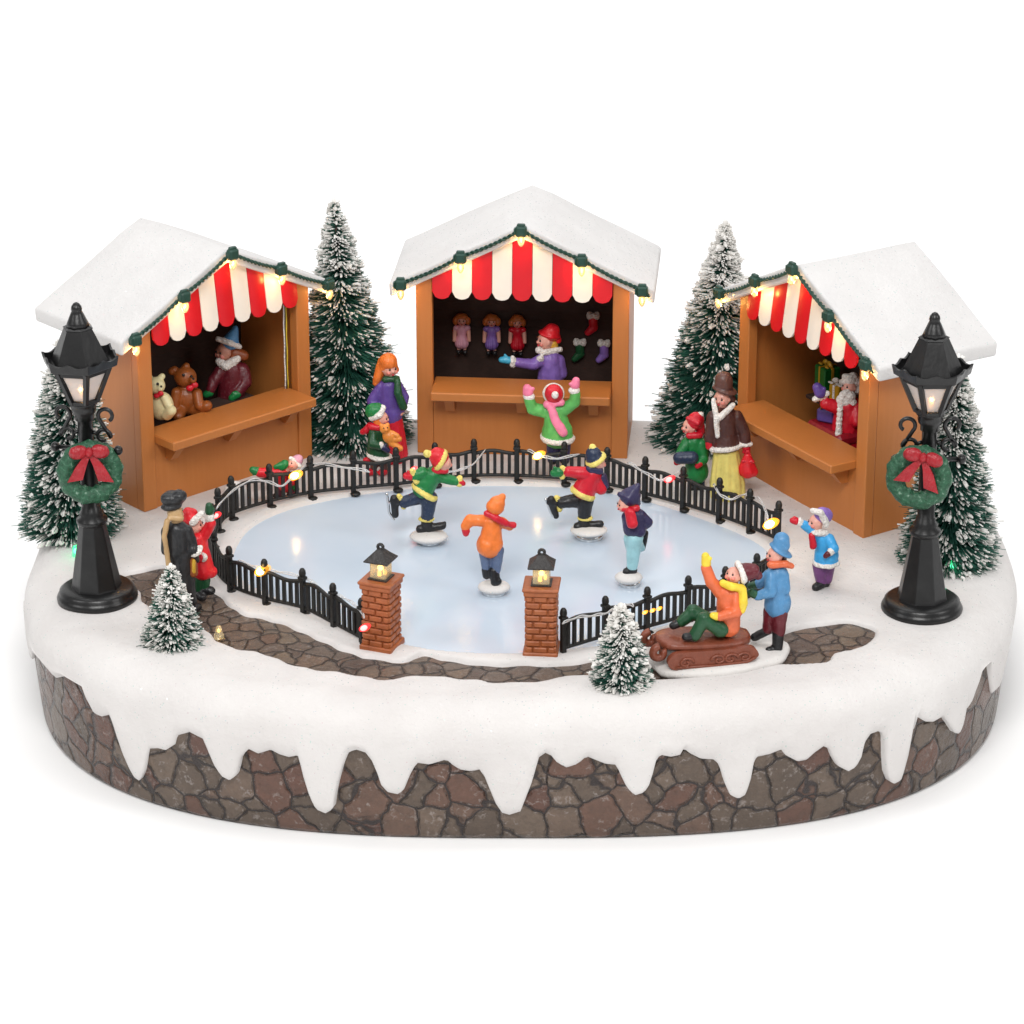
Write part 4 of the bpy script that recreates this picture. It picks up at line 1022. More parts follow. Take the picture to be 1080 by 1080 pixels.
f.mitten('mittens', 'green', (590, 498, -.05), (584.5, 499, -.05), 5.4, (585, 493.5, -.07)).mitten('mittens', 'navy_purple', (635, 515), (637, 517.5), 3.8)
f.cap('trousers', 'black_paint', (618, 528), (616.3, 543), 8.6, 6.8).cap('trousers', 'black_paint', (614, 527, .05), (592.5, 530, .06), 8.4, 6.4)
f.ell('trousers', 'yellow_trim', (617, 546.3), (8.6, 7, 3.0)).cap('trousers', 'yellow_trim', (587, 524.5, .06), (590.5, 537.5, .06), 3.2)
f.cap('boots', 'black_paint', (609, 555.5), (633, 552.5), 4.6, 4.2).cap('boots', 'black_paint', (616, 549), (618, 555), 6, 5)
f.cap('boots', 'black_paint', (581.5, 527, .06), (586.5, 544, .06), 4.4, 3.6).cap('boots', 'black_paint', (585, 531, .06), (579.5, 529, .06), 4.8, 4.2)
f.cap('skate', 'steel', (575.5, 526.5, .05), (581, 541, .05), 1.7).cap('skate', 'steel', (581, 541, .05), (584, 545, .05), 1.6)
f.done()
# 4 purple hat skater
f = Fig('person', 'skater in pointed navy hat, red scarf and pale blue trousers', 'person', 663.5, 619, Z0-.03, group=SKG)
disc(f, 663, 611, 15, 8, 664, 617, 11.5)
f.head(659, 532, 8, (-.95, -.1, -.3), neck=(667, 541))
f.cap('hair', 'hair_auburn', (666, 531), (668, 536), 7, 5)
f.cap('hat', 'navy_purple', (664.5, 523.5), (673, 512), 10.8, 3).cap('hat', 'navy_purple', (654, 521.5, -.03), (671, 529, -.02), 3.4, 3.8).cap('hat', 'navy_purple', (670, 524), (672, 531), 6.5, 4)
f.cap('scarf', 'red', (658.5, 536.5, -.04), (671, 536, -.04), 4.2, 4.2).cap('scarf', 'red', (664.5, 541, -.12), (667, 552, -.14), 5.4, 6)
f.cap('coat', 'navy_purple', (668, 555), (668.5, 544), 11.5, 10).cap('coat', 'navy_purple', (674, 543), (683, 550.5, .02), 6.5, 5.8).cap('coat', 'navy_purple', (683, 551, .02), (676, 557, .04), 5.6, 5).cap('coat', 'navy_purple', (661, 545, .02), (662, 558, .02), 5.5, 5).cap('coat', 'navy_purple', (664, 559, -.02), (674, 560, -.02), 7, 7)
f.mitten('mittens', 'navy', (675, 557, .06), (671, 559, .06), 4)
f.cap('trousers', 'pale_blue', (669.5, 567), (666.8, 597), 9.2, 5.8).cap('trousers', 'pale_blue', (664, 568, .03), (665.5, 578, .05), 6.5, 5.5).cap('trousers', 'pale_blue', (670, 570, .06), (676, 578, .14), 7, 4.6)
f.cap('boots', 'black_paint', (661, 603), (668, 601), 4.6, 4.6).cap('boots', 'black_paint', (666.5, 597), (666, 601), 5, 5).cap('boots', 'black_paint', (681, 562, .16), (678, 579, .16), 3.2, 3.0).cap('boots', 'black_paint', (676, 575, .15), (678, 573, .16), 3.5)
f.done()
# 5 cheering child at the middle stall
f = Fig('person', 'child in light green coat with both arms raised before the middle stall, seen from behind', 'person', 589, 499)
f.head(583.5, 416, 10.5, (.05, .55, .85), neck=(585, 430))
f.ell('hat', 'white_fur', (583.7, 415.2, -.03), (11.8, 9.5, 11.8)).ell('hat', 'red', (584, 415.2, -.085), (9.8, 7, 10)).ell('hat', 'white_fur', (585.2, 416.5, -.19), (4, 3.5, 4.2))
f.cap('scarf', 'pink', (577, 426.5, -.08), (592, 424.5, -.08), 4.2, 4).cap('scarf', 'pink', (581, 430, -.12), (586.5, 445, -.17), 4.4, 4.8).cap('scarf', 'pink', (586.5, 445, -.17), (594, 456, -.19), 4.8, 5.2)
f.cap('coat', 'green_light', (587.5, 452), (585, 433), 14.5, 11).cap('coat', 'green_light', (587.8, 457), (588, 456), 16.5, 16.5).cap('coat', 'green_light', (575, 434, -.02), (561.5, 431, -.03), 7, 6.5).cap('coat', 'green_light', (561.5, 431, -.03), (557.5, 421, -.03), 6.5, 5.6).cap('coat', 'green_light', (595, 432, -.02), (606, 424, -.03), 7, 6).cap('coat', 'green_light', (606, 424, -.03), (607, 415, -.03), 6, 5.5)
f.ring('coat', 'white_fur', (588, 461.5), (.05, 1, 0), 15.6, 3.2)
f.ell('coat', 'white_fur', (557.8, 418, -.03), (6.6, 6, 4.4)).ell('coat', 'white_fur', (605.6, 411.5, -.03), (6.4, 6, 3.8))
f.mitten('mittens', 'pink', (556.8, 413.5, -.03), (556, 409.5, -.03), 5.8, (562, 410, -.05)).mitten('mittens', 'pink', (606.5, 406, -.03), (607.5, 401.5, -.03), 5.2, (601.5, 405, -.05))
f.cap('trousers', 'navy_purple', (583, 466), (583, 483), 7, 6).cap('trousers', 'navy_purple', (595.5, 466), (595.5, 483), 7, 6)
f.cap('boots', 'black_paint', (583, 485), (583, 485, .1), 5.5, 5).cap('boots', 'black_paint', (595.5, 485), (595.5, 485, .1), 5.5, 5)
f.done()
# 6 woman in purple and child with bear
f = Fig('person', 'woman with long ginger hair in purple coat, green scarf and red skirt', 'person', 413, 484)
f.head(411, 388.5, 9, (.45, -.05, -.9), neck=(411, 402), nr=.5)
f.cap('hair', 'hair_orange', (408.5, 383.5, .03), (409.5, 381.5, .0), 10.8, 9.6).cap('hair', 'hair_orange', (402, 387, .02), (398.5, 399, .0), 6, 5).cap('hair', 'hair_orange', (398.5, 399, .0), (396.5, 404, .0), 5, 3.5).cap('hair', 'hair_orange', (415.5, 384, -.02), (418, 390, .02), 4, 3.4)
f.cap('scarf', 'green_dark', (406, 400.5, -.06), (419, 399.5, -.06), 3.6, 3.6).cap('scarf', 'green_dark', (419.5, 402, -.1), (419.5, 415, -.14), 3.8, 4.4).cap('scarf', 'green_dark', (419.5, 415, -.14), (425.5, 429, -.12), 4.4, 4.6)
f.cap('coat', 'purple', (410.5, 432), (410.5, 407), 12.2, 10.5).cap('coat', 'purple', (411.5, 437), (411.5, 434), 13, 13).cap('coat', 'purple', (402.5, 407), (392.5, 424, -.03), 6.4, 6).cap('coat', 'purple', (392.5, 424, -.03), (397, 434, -.12), 6, 5).cap('coat', 'purple', (419, 407), (426, 419), 6, 5.6).cap('coat', 'purple', (426, 419), (423, 431, -.03), 5.6, 5)
f.mitten('mittens', 'skin', (423.5, 432, -.03), (422.5, 436, -.04), 3.8)
f.cap('skirt', 'red', (413, 445), (413, 478), 12, 17)
f.cap('boots', 'black_paint', (408, 482, -.08), (408, 483, -.15), 5, 4.5).cap('boots', 'black_paint', (418, 482, -.08), (418, 483, -.15), 5, 4.5)
f.done()
f = Fig('person', 'child in dark green coat and green hat with white brim, hugging a toy bear', 'person', 397, 501)
f.head(403, 441, 7, (.9, -.1, -.3), neck=(397.5, 452))
f.cap('hair', 'hair_orange', (398.5, 443, -.02), (399, 447, -.03), 5.5, 4.5)
f.cap('hat', 'green', (393.5, 433.5), (397.5, 432.5), 8.8, 8.2).cap('hat', 'white_fur', (392, 441, -.05), (399.5, 438.5, -.08), 3.6).cap('hat', 'white_fur', (399.5, 438.5, -.08), (403.5, 430.5, -.02), 3.6)
f.cap('scarf', 'red', (392, 450, -.05), (400, 451, -.06), 4.2, 3.8).cap('scarf', 'red', (390, 449, 0), (386, 454, 0), 4, 4.4).cap('scarf', 'red', (386, 454, 0), (382.5, 455.5, 0), 4.2, 3)
f.cap('coat', 'green_dark', (397, 460), (397.5, 455), 9, 8).cap('coat', 'green_dark', (399, 475), (396.5, 460), 12.2, 9).cap('coat', 'green_dark', (393.5, 457, -.06), (393, 468, -.12), 5, 5).cap('coat', 'green_dark', (393, 468, -.12), (400.5, 470.5, -.16), 5, 4.4)
f.ring('coat', 'white_fur', (400.2, 480.5), (.25, 1, 0), 11.8, 2.9)
f.ell('coat', 'white_fur', (402.5, 470, -.17), (3.4, 3.4, 4.2))
f.mitten('mittens', 'navy_purple', (405, 472, -.17), (409, 475, -.17), 3.8, (407, 468.5, -.18))
f.cap('trousers', 'brown', (395, 482), (394, 494), 5, 4.2).cap('trousers', 'brown', (404, 484), (405, 494), 5, 4.2)
f.cap('boots', 'red', (393, 497), (389.5, 498, -.03), 4.6, 4).cap('boots', 'red', (405, 497), (402, 498.5, -.04), 4.6, 4)
f.cap('boots', 'red', (391, 485, .02), (386, 485.5, .02), 4, 3.4)
f.done()
f = Fig('teddy_bear', 'orange toy bear in the arms of the child in dark green', 'teddy bear', 410, 470, y=f.y-.15)
f.ell('body', 'bear_orange', (410.5, 460.5, -.02), (7.2, 6, 8), -25).ell('body', 'bear_orange', (406, 452.5, -.03), (5.6, 5, 5.4)).ell('body', 'bear_orange', (401.8, 448.5, -.02), (2.2, 1.8, 2.2)).ell('body', 'bear_orange', (409, 447.8, -.02), (2.2, 1.8, 2.2)).ell('body', 'bear_orange', (407.5, 453.5, -.075), (2.2, 2, 1.8))
f.cap('body', 'bear_orange', (414, 464, -.03), (421, 463, -.05), 3.6, 3.2).cap('body', 'bear_orange', (413, 467, -.03), (422, 473, -.05), 3.8, 3.4).cap('body', 'bear_orange', (414, 457, -.03), (419, 459.5, -.05), 3, 2.6)
f.eyes = [('black_paint', f.P((404.5, 451.5, -.082)), .008), ('black_paint', f.P((408.8, 451, -.08)), .008)]
f.done()
# 7 crouching child by the left stall
f = Fig('person', 'small child in red with green mittens leaning over beside the left stall, arm stretched out', 'person', 305, 524)
f.head(309, 489.5, 6.6, (-.55, .35, -.75), d=0, neck=(301, 497))
f.cap('hat', 'pink_pale', (312.5, 486.5, .03), (314, 485, .03), 6.8, 5.8).cap('hat', 'white_fur', (306.5, 483.5, -.02), (316.5, 492, -.02), 2.2)
f.cap('scarf', 'green', (300.5, 489, -.03), (297, 493, -.04), 4.4, 4).cap('scarf', 'green', (296, 490.5, -.04), (291, 492.5, -.05), 3.6, 3)
f.cap('coat', 'red_bright', (298, 500), (301, 511), 7.5, 8.5).cap('coat', 'red_bright', (296, 498, -.02), (284, 498.5, -.04), 5.6, 5.2).cap('coat', 'red_bright', (284, 498.5, -.04), (274, 498.3, -.05), 5.8, 5.4)
f.cap('coat', 'red_bright', (304, 501, .02), (309, 509, -.03), 4.6, 4.2)
f.mitten('mittens', 'green', (271, 497, -.05), (266.5, 495.5, -.05), 4.8, (267.5, 500, -.06)).mitten('mittens', 'green', (310, 512, -.03), (313, 516, -.03), 3.8)
f.cap('trousers', 'wine', (298, 512), (296, 521), 5.4, 4.4).cap('trousers', 'wine', (305, 512), (308, 521), 5.4, 4.4)
f.cap('boots', 'black_paint', (295.5, 522), (291, 523, -.02), 4, 3.4).cap('boots', 'black_paint', (308.5, 522), (305, 523, -.03), 4, 3.4)
f.done()
# 8 man in black and child in red
f = Fig('person', 'man in long black coat and fluffy black hat standing on the path, seen from behind', 'person', 203, 645)
f.head(184.5, 541, 9, (.55, -.05, .8), neck=(187, 556), skin='tan', nr=.6)
f.ell('hat', 'charcoal', (182.5, 525.5, 0), (12.5, 11, 8.5)).ell('hat', 'charcoal', (189, 523, -.02), (8, 8.5, 7)).ell('hat', 'charcoal', (177.5, 526, -.03), (8, 9, 7)).ell('hat', 'charcoal', (181, 533.5, -.01), (11.5, 10, 4.6), -8)
f.cap('coat', 'charcoal', (188, 580), (187, 560), 13.5, 12).cap('coat', 'charcoal', (190, 585), (196, 625), 13.2, 11).cap('coat', 'charcoal', (196, 625), (199, 634), 10.5, 9).cap('coat', 'charcoal', (197, 560), (202, 573), 7, 6.4).cap('coat', 'charcoal', (202, 573), (203.5, 580, -.03), 6.2, 5.4).cap('coat', 'charcoal', (177, 560, -.02), (175.5, 580, -.03), 7, 6)
f.cap('coat', 'white_fur', (205, 585, -.05), (210, 582.5, -.04), 2.8).cap('coat', 'white_fur', (210, 582.5, -.04), (211.5, 577, -.02), 2.8)
f.cap('scarf', 'tan', (180, 545.5, -.05), (190, 546.5, -.05), 4, 4.2).cap('scarf', 'tan', (176.5, 550, -.1), (173.2, 566, -.12), 3.2, 3).cap('scarf', 'tan', (173.2, 566, -.12), (178, 598, -.13), 3, 3)
f.cap('bag', 'bear_brown', (203.5, 592, -.04), (204, 604, -.04), 4.4, 5).cap('bag', 'gold', (204.5, 591, -.08), (204.5, 603, -.08), 1.6)
f.mitten('mittens', 'black_paint', (206, 586, -.03), (207.5, 591, -.03), 4)
f.cap('trousers', 'grey_dark', (200, 632), (203, 641), 7, 5.6).cap('trousers', 'grey_dark', (194, 632, .05), (196, 640, .06), 6.5, 5.4)
f.cap('boots', 'black_paint', (204, 643), (209, 640, .05), 4.8, 4.2).cap('boots', 'black_paint', (196, 641, .07), (201, 638.5, .12), 4.8, 4.2)
f.done()
f = Fig('person', 'child in red coat and red hat raising an arm, beside the man in black', 'person', 214, 631)
f.head(206, 554, 8.4, (.9, .1, -.2), neck=(209, 564))
f.cap('hat', 'red_bright', (200.5, 546, 0), (198.5, 541.5, 0), 9, 6.5).cap('hat', 'red_bright', (205, 540.5, .02), (199, 540, .02), 4, 5).cap('hat', 'white_fur', (203, 551.5, -.08), (213, 541.5, -.06), 3.6, 3.6)
f.cap('coat', 'red_bright', (211.5, 578), (211, 566), 8.5, 8).cap('coat', 'red_bright', (214.5, 600), (212, 580), 12, 8.6).cap('coat', 'red_bright', (217, 602), (223, 603), 7, 6.5).cap('coat', 'red_bright', (215, 565, -.02), (222.5, 552, -.04), 6, 5.4)
f.cap('coat', 'red_bright', (208, 568, -.06), (209, 582, -.1), 5, 4.8).ell('coat', 'white_fur', (221, 545.5, -.05), (5.4, 5.2, 5)).ell('coat', 'white_fur', (215, 588, -.12), (4.2, 4, 5.2))
f.mitten('mittens', 'green_dark', (221, 539, -.05), (220.5, 533.5, -.05), 5, (225, 537, -.06)).mitten('mittens', 'red', (213, 587.5, -.12), (211, 589.5, -.13), 4.2)
f.cap('trousers', 'green_dark', (209.5, 610), (209.5, 622), 5.4, 4.8).cap('trousers', 'green_dark', (217, 610), (216.5, 619), 5.4, 4.8)
f.cap('boots', 'black_paint', (209, 626), (213, 630, -.05), 6, 5).cap('boots', 'black_paint', (216.5, 622), (222.5, 623, -.02), 5.6, 4.8)
f.done()
# 9 woman in brown and child in green
f = Fig('person', 'woman in brown fur edged jacket, yellow skirt and brown hat', 'person', 768, 523)
f.head(761.5, 420, 9, (-.45, -.05, -.85), neck=(763, 434), nr=.5)
f.cap('hair', 'brown', (768.5, 416, .02), (771.5, 421, .02), 6, 4.4)
f.cap('hat', 'brown_hat', (763.5, 404.5), (763, 400.5), 9.4, 9.2).ell('hat', 'brown_hat', (764.5, 411, 0), (14, 12, 3.4), 14).ell('hat', 'brown', (763.6, 407.5, 0), (10.2, 9.8, 2.2), 8)
f.cap('coat', 'brown', (765, 455), (764, 440), 12.5, 13).cap('coat', 'brown', (765.5, 466), (765, 456), 15, 12.2).cap('coat', 'brown', (776.5, 440), (784, 454), 7.4, 6.6).cap('coat', 'brown', (784, 454), (786, 464, -.03), 6.6, 5.8).cap('coat', 'brown', (752.5, 440), (748.5, 463, -.02), 7, 6)
f.cap('coat', 'white_fur', (752.5, 422, -.06), (755, 440, -.15), 2.8).cap('coat', 'white_fur', (755, 440, -.15), (757, 460, -.15), 2.8).cap('coat', 'white_fur', (773, 427, -.06), (758.5, 441, -.15), 3.2)
f.ring('coat', 'white_fur', (765, 471), (-.12, 1, .12), 15.4, 2.7)
f.ell('coat', 'white_fur', (786, 468, -.03), (8.2, 7, 3.2))
f.mitten('mittens', 'red', (787, 472, -.03), (788, 477, -.03), 4.6, (784, 477, -.05)).mitten('mittens', 'red', (748, 466, -.03), (747.5, 471, -.03), 4.4)
f.cap('skirt', 'cream_yellow', (766, 478), (767, 510), 13.8, 18.5).cap('skirt', 'cream_yellow', (767, 510), (767, 519), 18.5, 18.5)
f.cap('boots', 'black_paint', (760, 522, -.1), (758, 524, -.2), 5, 4).cap('boots', 'black_paint', (775, 522, -.1), (774, 524, -.2), 5, 4)
wy = f.y; f.done()
f = Fig('handbag', 'red handbag in the hand of the woman in brown', 'handbag', 789, 502, y=wy-.07)
f.cap('bag', 'red_bright', (784, 497), (794, 497.5), 5.8, 5.8).cap('bag', 'red_bright', (788, 481), (783, 495), 4, 5).cap('bag', 'red_bright', (788.5, 481), (794, 496), 4, 5).cap('bag', 'red_bright', (788, 485), (788.5, 497, -.01), 5, 8)
f.cap('clasp', 'red', (783.5, 486.5, -.03), (794, 486.8, -.03), 2.2, 2.2).cap('handle', 'red', (785.5, 481, -.02), (787.5, 475.5, -.02), 1.2).cap('handle', 'red', (791.5, 481, -.02), (789.5, 475.5, -.02), 1.2)
f.done()
f = Fig('person', 'child in green coat and red knitted hat, beside the woman in brown', 'person', 734, 514)
f.head(727.5, 450, 8.2, (-.8, 0, -.55), neck=(732, 462))
f.cap('hat', 'red', (733.5, 444), (734, 443), 9.6, 9).cap('hat', 'red', (738, 449, .02), (739, 455, .02), 5.5, 4.5).cap('hat', 'red', (725.5, 441, -.05), (736, 446.5, -.1), 2.4, 3).ell('hat', 'white_fur', (738.8, 437.3), (3.8, 3.6, 3.4))
f.cap('scarf', 'red', (727, 459.5, -.06), (738, 459, -.05), 3.8, 3.8)
f.cap('coat', 'green', (731.5, 480), (732, 466), 11, 9.5).cap('coat', 'green', (735, 498), (732.5, 482), 12.5, 10.5).cap('coat', 'green', (724, 467, -.03), (716.5, 481, -.08), 6, 5.4).cap('coat', 'green', (740, 468, -.03), (742, 484, -.08), 6.2, 5.6).cap('coat', 'green', (742, 484, -.08), (738, 488, -.14), 5.4, 4.6)
f.mitten('mittens', 'red', (714.5, 484, -.12), (713.5, 488, -.13), 4, (717, 489, -.15)).mitten('mittens', 'red', (738, 489, -.15), (735.5, 491.5, -.16), 3.8)
f.cap('trousers', 'navy', (731, 507), (731, 512), 4.6).cap('trousers', 'navy', (739, 507), (739, 512), 4.6)
f.cap('boots', 'black_paint', (731, 513), (729.5, 514.5, -.07), 4.6, 4).cap('boots', 'black_paint', (739, 513), (738, 514.5, -.07), 4.6, 4)
cy = f.y; f.done()
f = Fig('muff', 'dark blue muff held by the child in green', 'muff', 723, 490, y=cy-.16)
f.cap('roll', 'navy', (716.5, 483), (730, 482.5), 6.8, 7)
f.done()
# 10 sled rider and pusher
f = Fig('person', 'child in orange coat and yellow scarf waving from the sled', 'person', 762, 672, Z0+.28)
f.head(773.5, 607, 9, (-.55, .32, -.78), neck=(770, 620))
f.cap('hat', 'maroon', (786, 603.5, .02), (793, 602.5, .03), 10.2, 8.6).ring('hat', 'white_fur', (781, 603.5), (.93, .25, .2), 10.2, 3.1).ell('hat', 'maroon', (800, 607, .04), (4.4, 4, 5.4))
f.cap('scarf', 'yellow', (762.5, 615, -.05), (772, 619, -.12), 4.0, 4.4).cap('scarf', 'yellow', (772, 619, -.12), (782, 620.5, -.06), 4.4, 4.6).cap('scarf', 'yellow', (783, 622, -.07), (784, 636, -.12), 4.8, 5).cap('scarf', 'yellow', (784, 636, -.12), (782.5, 643.5, -.12), 5, 4.4)
f.cap('coat', 'orange_dull', (768.5, 650), (767.5, 627), 12.5, 11.5).cap('coat', 'orange_dull', (769, 660), (768.5, 652), 12, 12).cap('coat', 'orange_dull', (759.5, 625), (750, 613, -.02), 7, 6.6).cap('coat', 'orange_dull', (750, 613, -.02), (744.8, 599, -.03), 6.6, 5.8).cap('coat', 'orange_dull', (775.5, 627, -.05), (777, 645, -.12), 7, 6.4).cap('coat', 'orange_dull', (777, 645, -.12), (760, 650, -.17), 6.4, 5.2)
f.mitten('mittens', 'yellow', (744.8, 594, -.03), (744, 586.5, -.03), 5.4, (749.5, 589, -.05)).mitten('mittens', 'yellow', (756, 650, -.17), (752, 649, -.18), 4.6)
f.cap('trousers', 'green_dark', (762, 663, .03), (731, 645, .05), 9, 8).cap('trousers', 'green_dark', (731, 645, .05), (718.5, 656, .04), 7.6, 6).cap('trousers', 'green_dark', (760, 664, -.1), (743, 652, -.13), 8.6, 7.8).cap('trousers', 'green_dark', (743, 652, -.13), (733, 670, -.14), 7.6, 6.4)
f.cap('boots', 'black_paint', (716, 657, .04), (709.5, 660, .03), 4.8, 4.2).cap('boots', 'black_paint', (731, 671, -.14), (723, 671.5, -.16), 4.8, 4.2)
f.done()
f = Fig('person', 'boy in blue coat and blue brimmed hat pushing the sled', 'person', 815, 688)
f.head(817.5, 585.5, 9, (-.9, 0, -.35), neck=(820, 599))
f.cap('hair', 'brown', (824, 584, .02), (826, 590, .02), 6, 4.4)
f.cap('hat', 'blue', (824, 574.5), (824.5, 569.5), 9.8, 8.4).ell('hat', 'blue', (823.5, 580.5), (14.5, 12, 3.2), 32)
f.cap('scarf', 'orange_dull', (813, 595.5, -.07), (828, 594.5, -.06), 4, 4.2).cap('scarf', 'orange_dull', (829, 595, -.04), (835, 597, -.02), 4, 3)
f.cap('coat', 'blue', (819.5, 630), (820, 606), 13, 11.5).cap('coat', 'blue', (820, 638), (820, 634), 14, 14).cap('coat', 'blue', (813.5, 607, -.06), (813, 624, -.13), 7, 6.4).cap('coat', 'blue', (813, 624, -.13), (799.5, 628.5, -.13), 6.2, 5).cap('coat', 'blue', (812, 606, .08), (800, 616, .1), 6.4, 5.2).cap('coat', 'blue', (826, 607, -.03), (828, 622, -.06), 6.5, 6)
f.mitten('mittens', 'green_dark', (796, 627, -.13), (790.5, 625, -.13), 4.8, (793, 621.5, -.15)).mitten('mittens', 'green_dark', (797, 617, .1), (791, 618, .1), 4.6)
f.cap('trousers', 'maroon', (813, 645, .03), (810.5, 663, .03), 8, 6.6).cap('trousers', 'maroon', (823, 646, -.04), (821.5, 667, -.05), 8.2, 6.8)
f.cap('boots', 'black_paint', (810, 665, .03), (795.5, 672, .05), 5, 4.6).cap('boots', 'black_paint', (820.5, 668, -.05), (820, 683, -.06), 6.4, 5.8).cap('boots', 'black_paint', (818, 684.5, -.06), (811, 686, -.08), 4.8, 4.2)
f.done()
# 11 pointing boy
f = Fig('person', 'child in bright blue coat and lilac hat pointing at the rink', 'person', 867, 620)
f.head(860.5, 551, 8.2, (-.85, 0, -.45), neck=(866, 563))
f.cap('hat', 'lilac', (867.5, 543.5, .01), (869.5, 543.5, .02), 9.2, 8.6).cap('hat', 'white_fur', (857, 538.5, -.05), (866, 540.5, -.1), 3.2).cap('hat', 'white_fur', (866, 540.5, -.1), (871.5, 553, -.06), 3.4)
f.ell('coat', 'white_fur', (864, 561, -.03), (10, 8, 3.6)).cap('coat', 'sky', (871, 582), (868.5, 569), 11, 9.2).cap('coat', 'sky', (871.5, 587), (871.5, 585), 12.8, 12.8).cap('coat', 'sky', (862, 563.5), (848.5, 553.5, -.02), 6, 5).cap('coat', 'sky', (874.5, 569, -.05), (879, 578, -.1), 6.4, 5.8)
f.ring('coat', 'white_fur', (871.3, 593), (0, 1, 0), 12.4, 2.4)
f.ell('coat', 'white_fur', (843.5, 550.5, -.02), (3.8, 4.6, 4.8)).ell('coat', 'white_fur', (876.2, 582.2, -.14), (4, 3.4, 4.2))
f.mitten('mittens', 'red', (839.5, 549.5, -.02), (836, 549, -.02), 4.4, (838, 545.5, -.03)).mitten('mittens', 'maroon', (873, 584.5, -.15), (870.5, 586.5, -.15), 3.6)
f.cap('scarf', 'red', (856, 565, -.06), (857.5, 576, -.08), 3.2, 4)
f.cap('trousers', 'plum', (864, 595), (866, 612), 7.6, 6.4).cap('trousers', 'plum', (874, 596, .03), (871.5, 611, .03), 7.2, 6)
f.cap('boots', 'black_paint', (866, 616, -.02), (860.5, 619.5, -.06), 5, 4.6).cap('boots', 'black_paint', (871.5, 614.5, .03), (866, 615, .0), 4.8, 4)
f.ell('snow_puck', 'figure_snow', (866, 622), (15, 12, 3))
f.done()
# 12 sellers
def seller(key, px, py, yl, label):
    return Fig('person', label, 'person', px, py, y=in_stall(px, py, key, yl).y)
f = seller('C', 580.5, 398, .62, 'seller in lilac coat and red hat reaching out behind the middle counter')
f.head(575.5, 359, 9.2, (-.9, 0, -.4), neck=(579, 372))
f.cap('hair', 'hair_yellow', (583, 362, .02), (585, 367, .02), 6, 4.4)
f.cap('hat', 'red_bright', (580.5, 351.5), (582, 349.5), 9.2, 8.6).ell('hat', 'red_bright', (579.5, 352.5), (12.2, 11, 3.4), 14).cap('hat', 'red_bright', (587, 354, 0), (589, 359, 0), 4, 3.4)
f.ell('coat', 'white_fur', (568.5, 369, -.05), (4.4, 5, 3.6)).cap('coat', 'white_fur', (574, 371.5, -.08), (590.5, 368.5, -.02), 3.2).ell('coat', 'white_fur', (570, 378, -.11), (3.6, 3.2, 3.4))
f.cap('coat', 'lilac', (580.5, 393), (580.5, 379), 13.5, 11.5).cap('coat', 'lilac', (571, 380, -.05), (562, 384.5, -.1), 7, 6.2).cap('coat', 'lilac', (562, 384.5, -.1), (546.5, 382.5, -.14), 6, 5).cap('coat', 'lilac', (589, 380), (592.5, 394, -.02), 6.6, 6).cap('coat', 'lilac', (580.5, 430), (580.5, 400), 17, 14)
f.ell('coat', 'white_fur', (540.5, 381.5, -.15), (3.8, 4.8, 7.6))
f.mitten('mittens', 'teal', (537, 380, -.15), (529, 379.5, -.15), 4.2, (532.5, 374.5, -.16))
f.cap('trousers', 'navy', (575, 440), (575, 462), 7, 6).cap('trousers', 'navy', (586, 440), (586, 462), 7, 6); f.cap('boots', 'black_paint', (575, 465), (574, 467, -.1), 5.5, 5).cap('boots', 'black_paint', (586, 465), (585, 467, -.1), 5.5, 5)
f.done()
f = seller('L', 245, 420, .60, 'seller in maroon coat and pointed blue hat behind the teddy bear counter')
f.head(236.5, 371, 9.4, (-.65, -.05, -.65), neck=(243, 384), skin='skin_dark')
f.cap('hair', 'hair_auburn', (246, 373, .02), (257, 375, .03), 8, 5.5)
f.cap('hat', 'blue', (243.5, 360), (248, 346.5), 9.4, 3.4).cap('hat', 'white_fur', (229.5, 357.5, -.03), (243, 362, -.09), 3.0).cap('hat', 'white_fur', (243, 362, -.09), (252.5, 365.5, -.02), 3.0)
f.cap('coat', 'white_fur', (231, 381, -.06), (237, 385.5, -.1), 4.2, 4.4).cap('coat', 'white_fur', (238, 386, -.1), (250, 378.5, -.05), 4.6, 4.2)
f.cap('coat', 'maroon', (244, 412), (244.5, 391), 15, 13).cap('coat', 'maroon', (233, 391, -.05), (225.5, 402, -.1), 7, 6.4).cap('coat', 'maroon', (225.5, 402, -.1), (222, 411, -.14), 6.2, 5.2).cap('coat', 'maroon', (256, 390), (259, 403, -.05), 7.4, 7).cap('coat', 'maroon', (259, 403, -.05), (251, 413.5, -.12), 6.6, 5.4).cap('coat', 'maroon', (244, 450), (244, 420), 17, 15)
f.mitten('mittens', 'green', (221, 414, -.15), (217.5, 416, -.16), 4.8, (221.5, 411.5, -.18)).mitten('mittens', 'green', (250, 415.5, -.14), (244.5, 419.5, -.16), 4.8, (246, 414.5, -.17))
f.cap('trousers', 'navy', (239, 456), (239, 482), 7, 6).cap('trousers', 'navy', (250, 456), (250, 482), 7, 6)
f.done()
f = seller('R', 893, 440, .52, 'seller with white hair and long white beard in red coat, inside the gift stall')
f.head(896.5, 407.5, 8.6, (-.75, 0, -.6), neck=(896, 420))
for a, b_, r in ((897, 400, 7.5), (903, 402, 6), (890.5, 402.5, 4.2), (904, 410, 6), (892, 397.5, 4.5), (900, 396.5, 5)): f.ell('hair', 'white_fur', (a, b_, .0), (r, r, r*.9))
for a, b_, r in ((891.5, 415.5, 5), (897, 418, 6), (887, 421.5, 5.4), (892, 424, 5.4), (886.5, 428, 4.6), (899, 424.5, 5), (894, 413.2, 3.2), (888.5, 416, 3.6)): f.ell('beard', 'white_fur', (a, b_, -.08), (r, r*.8, r))
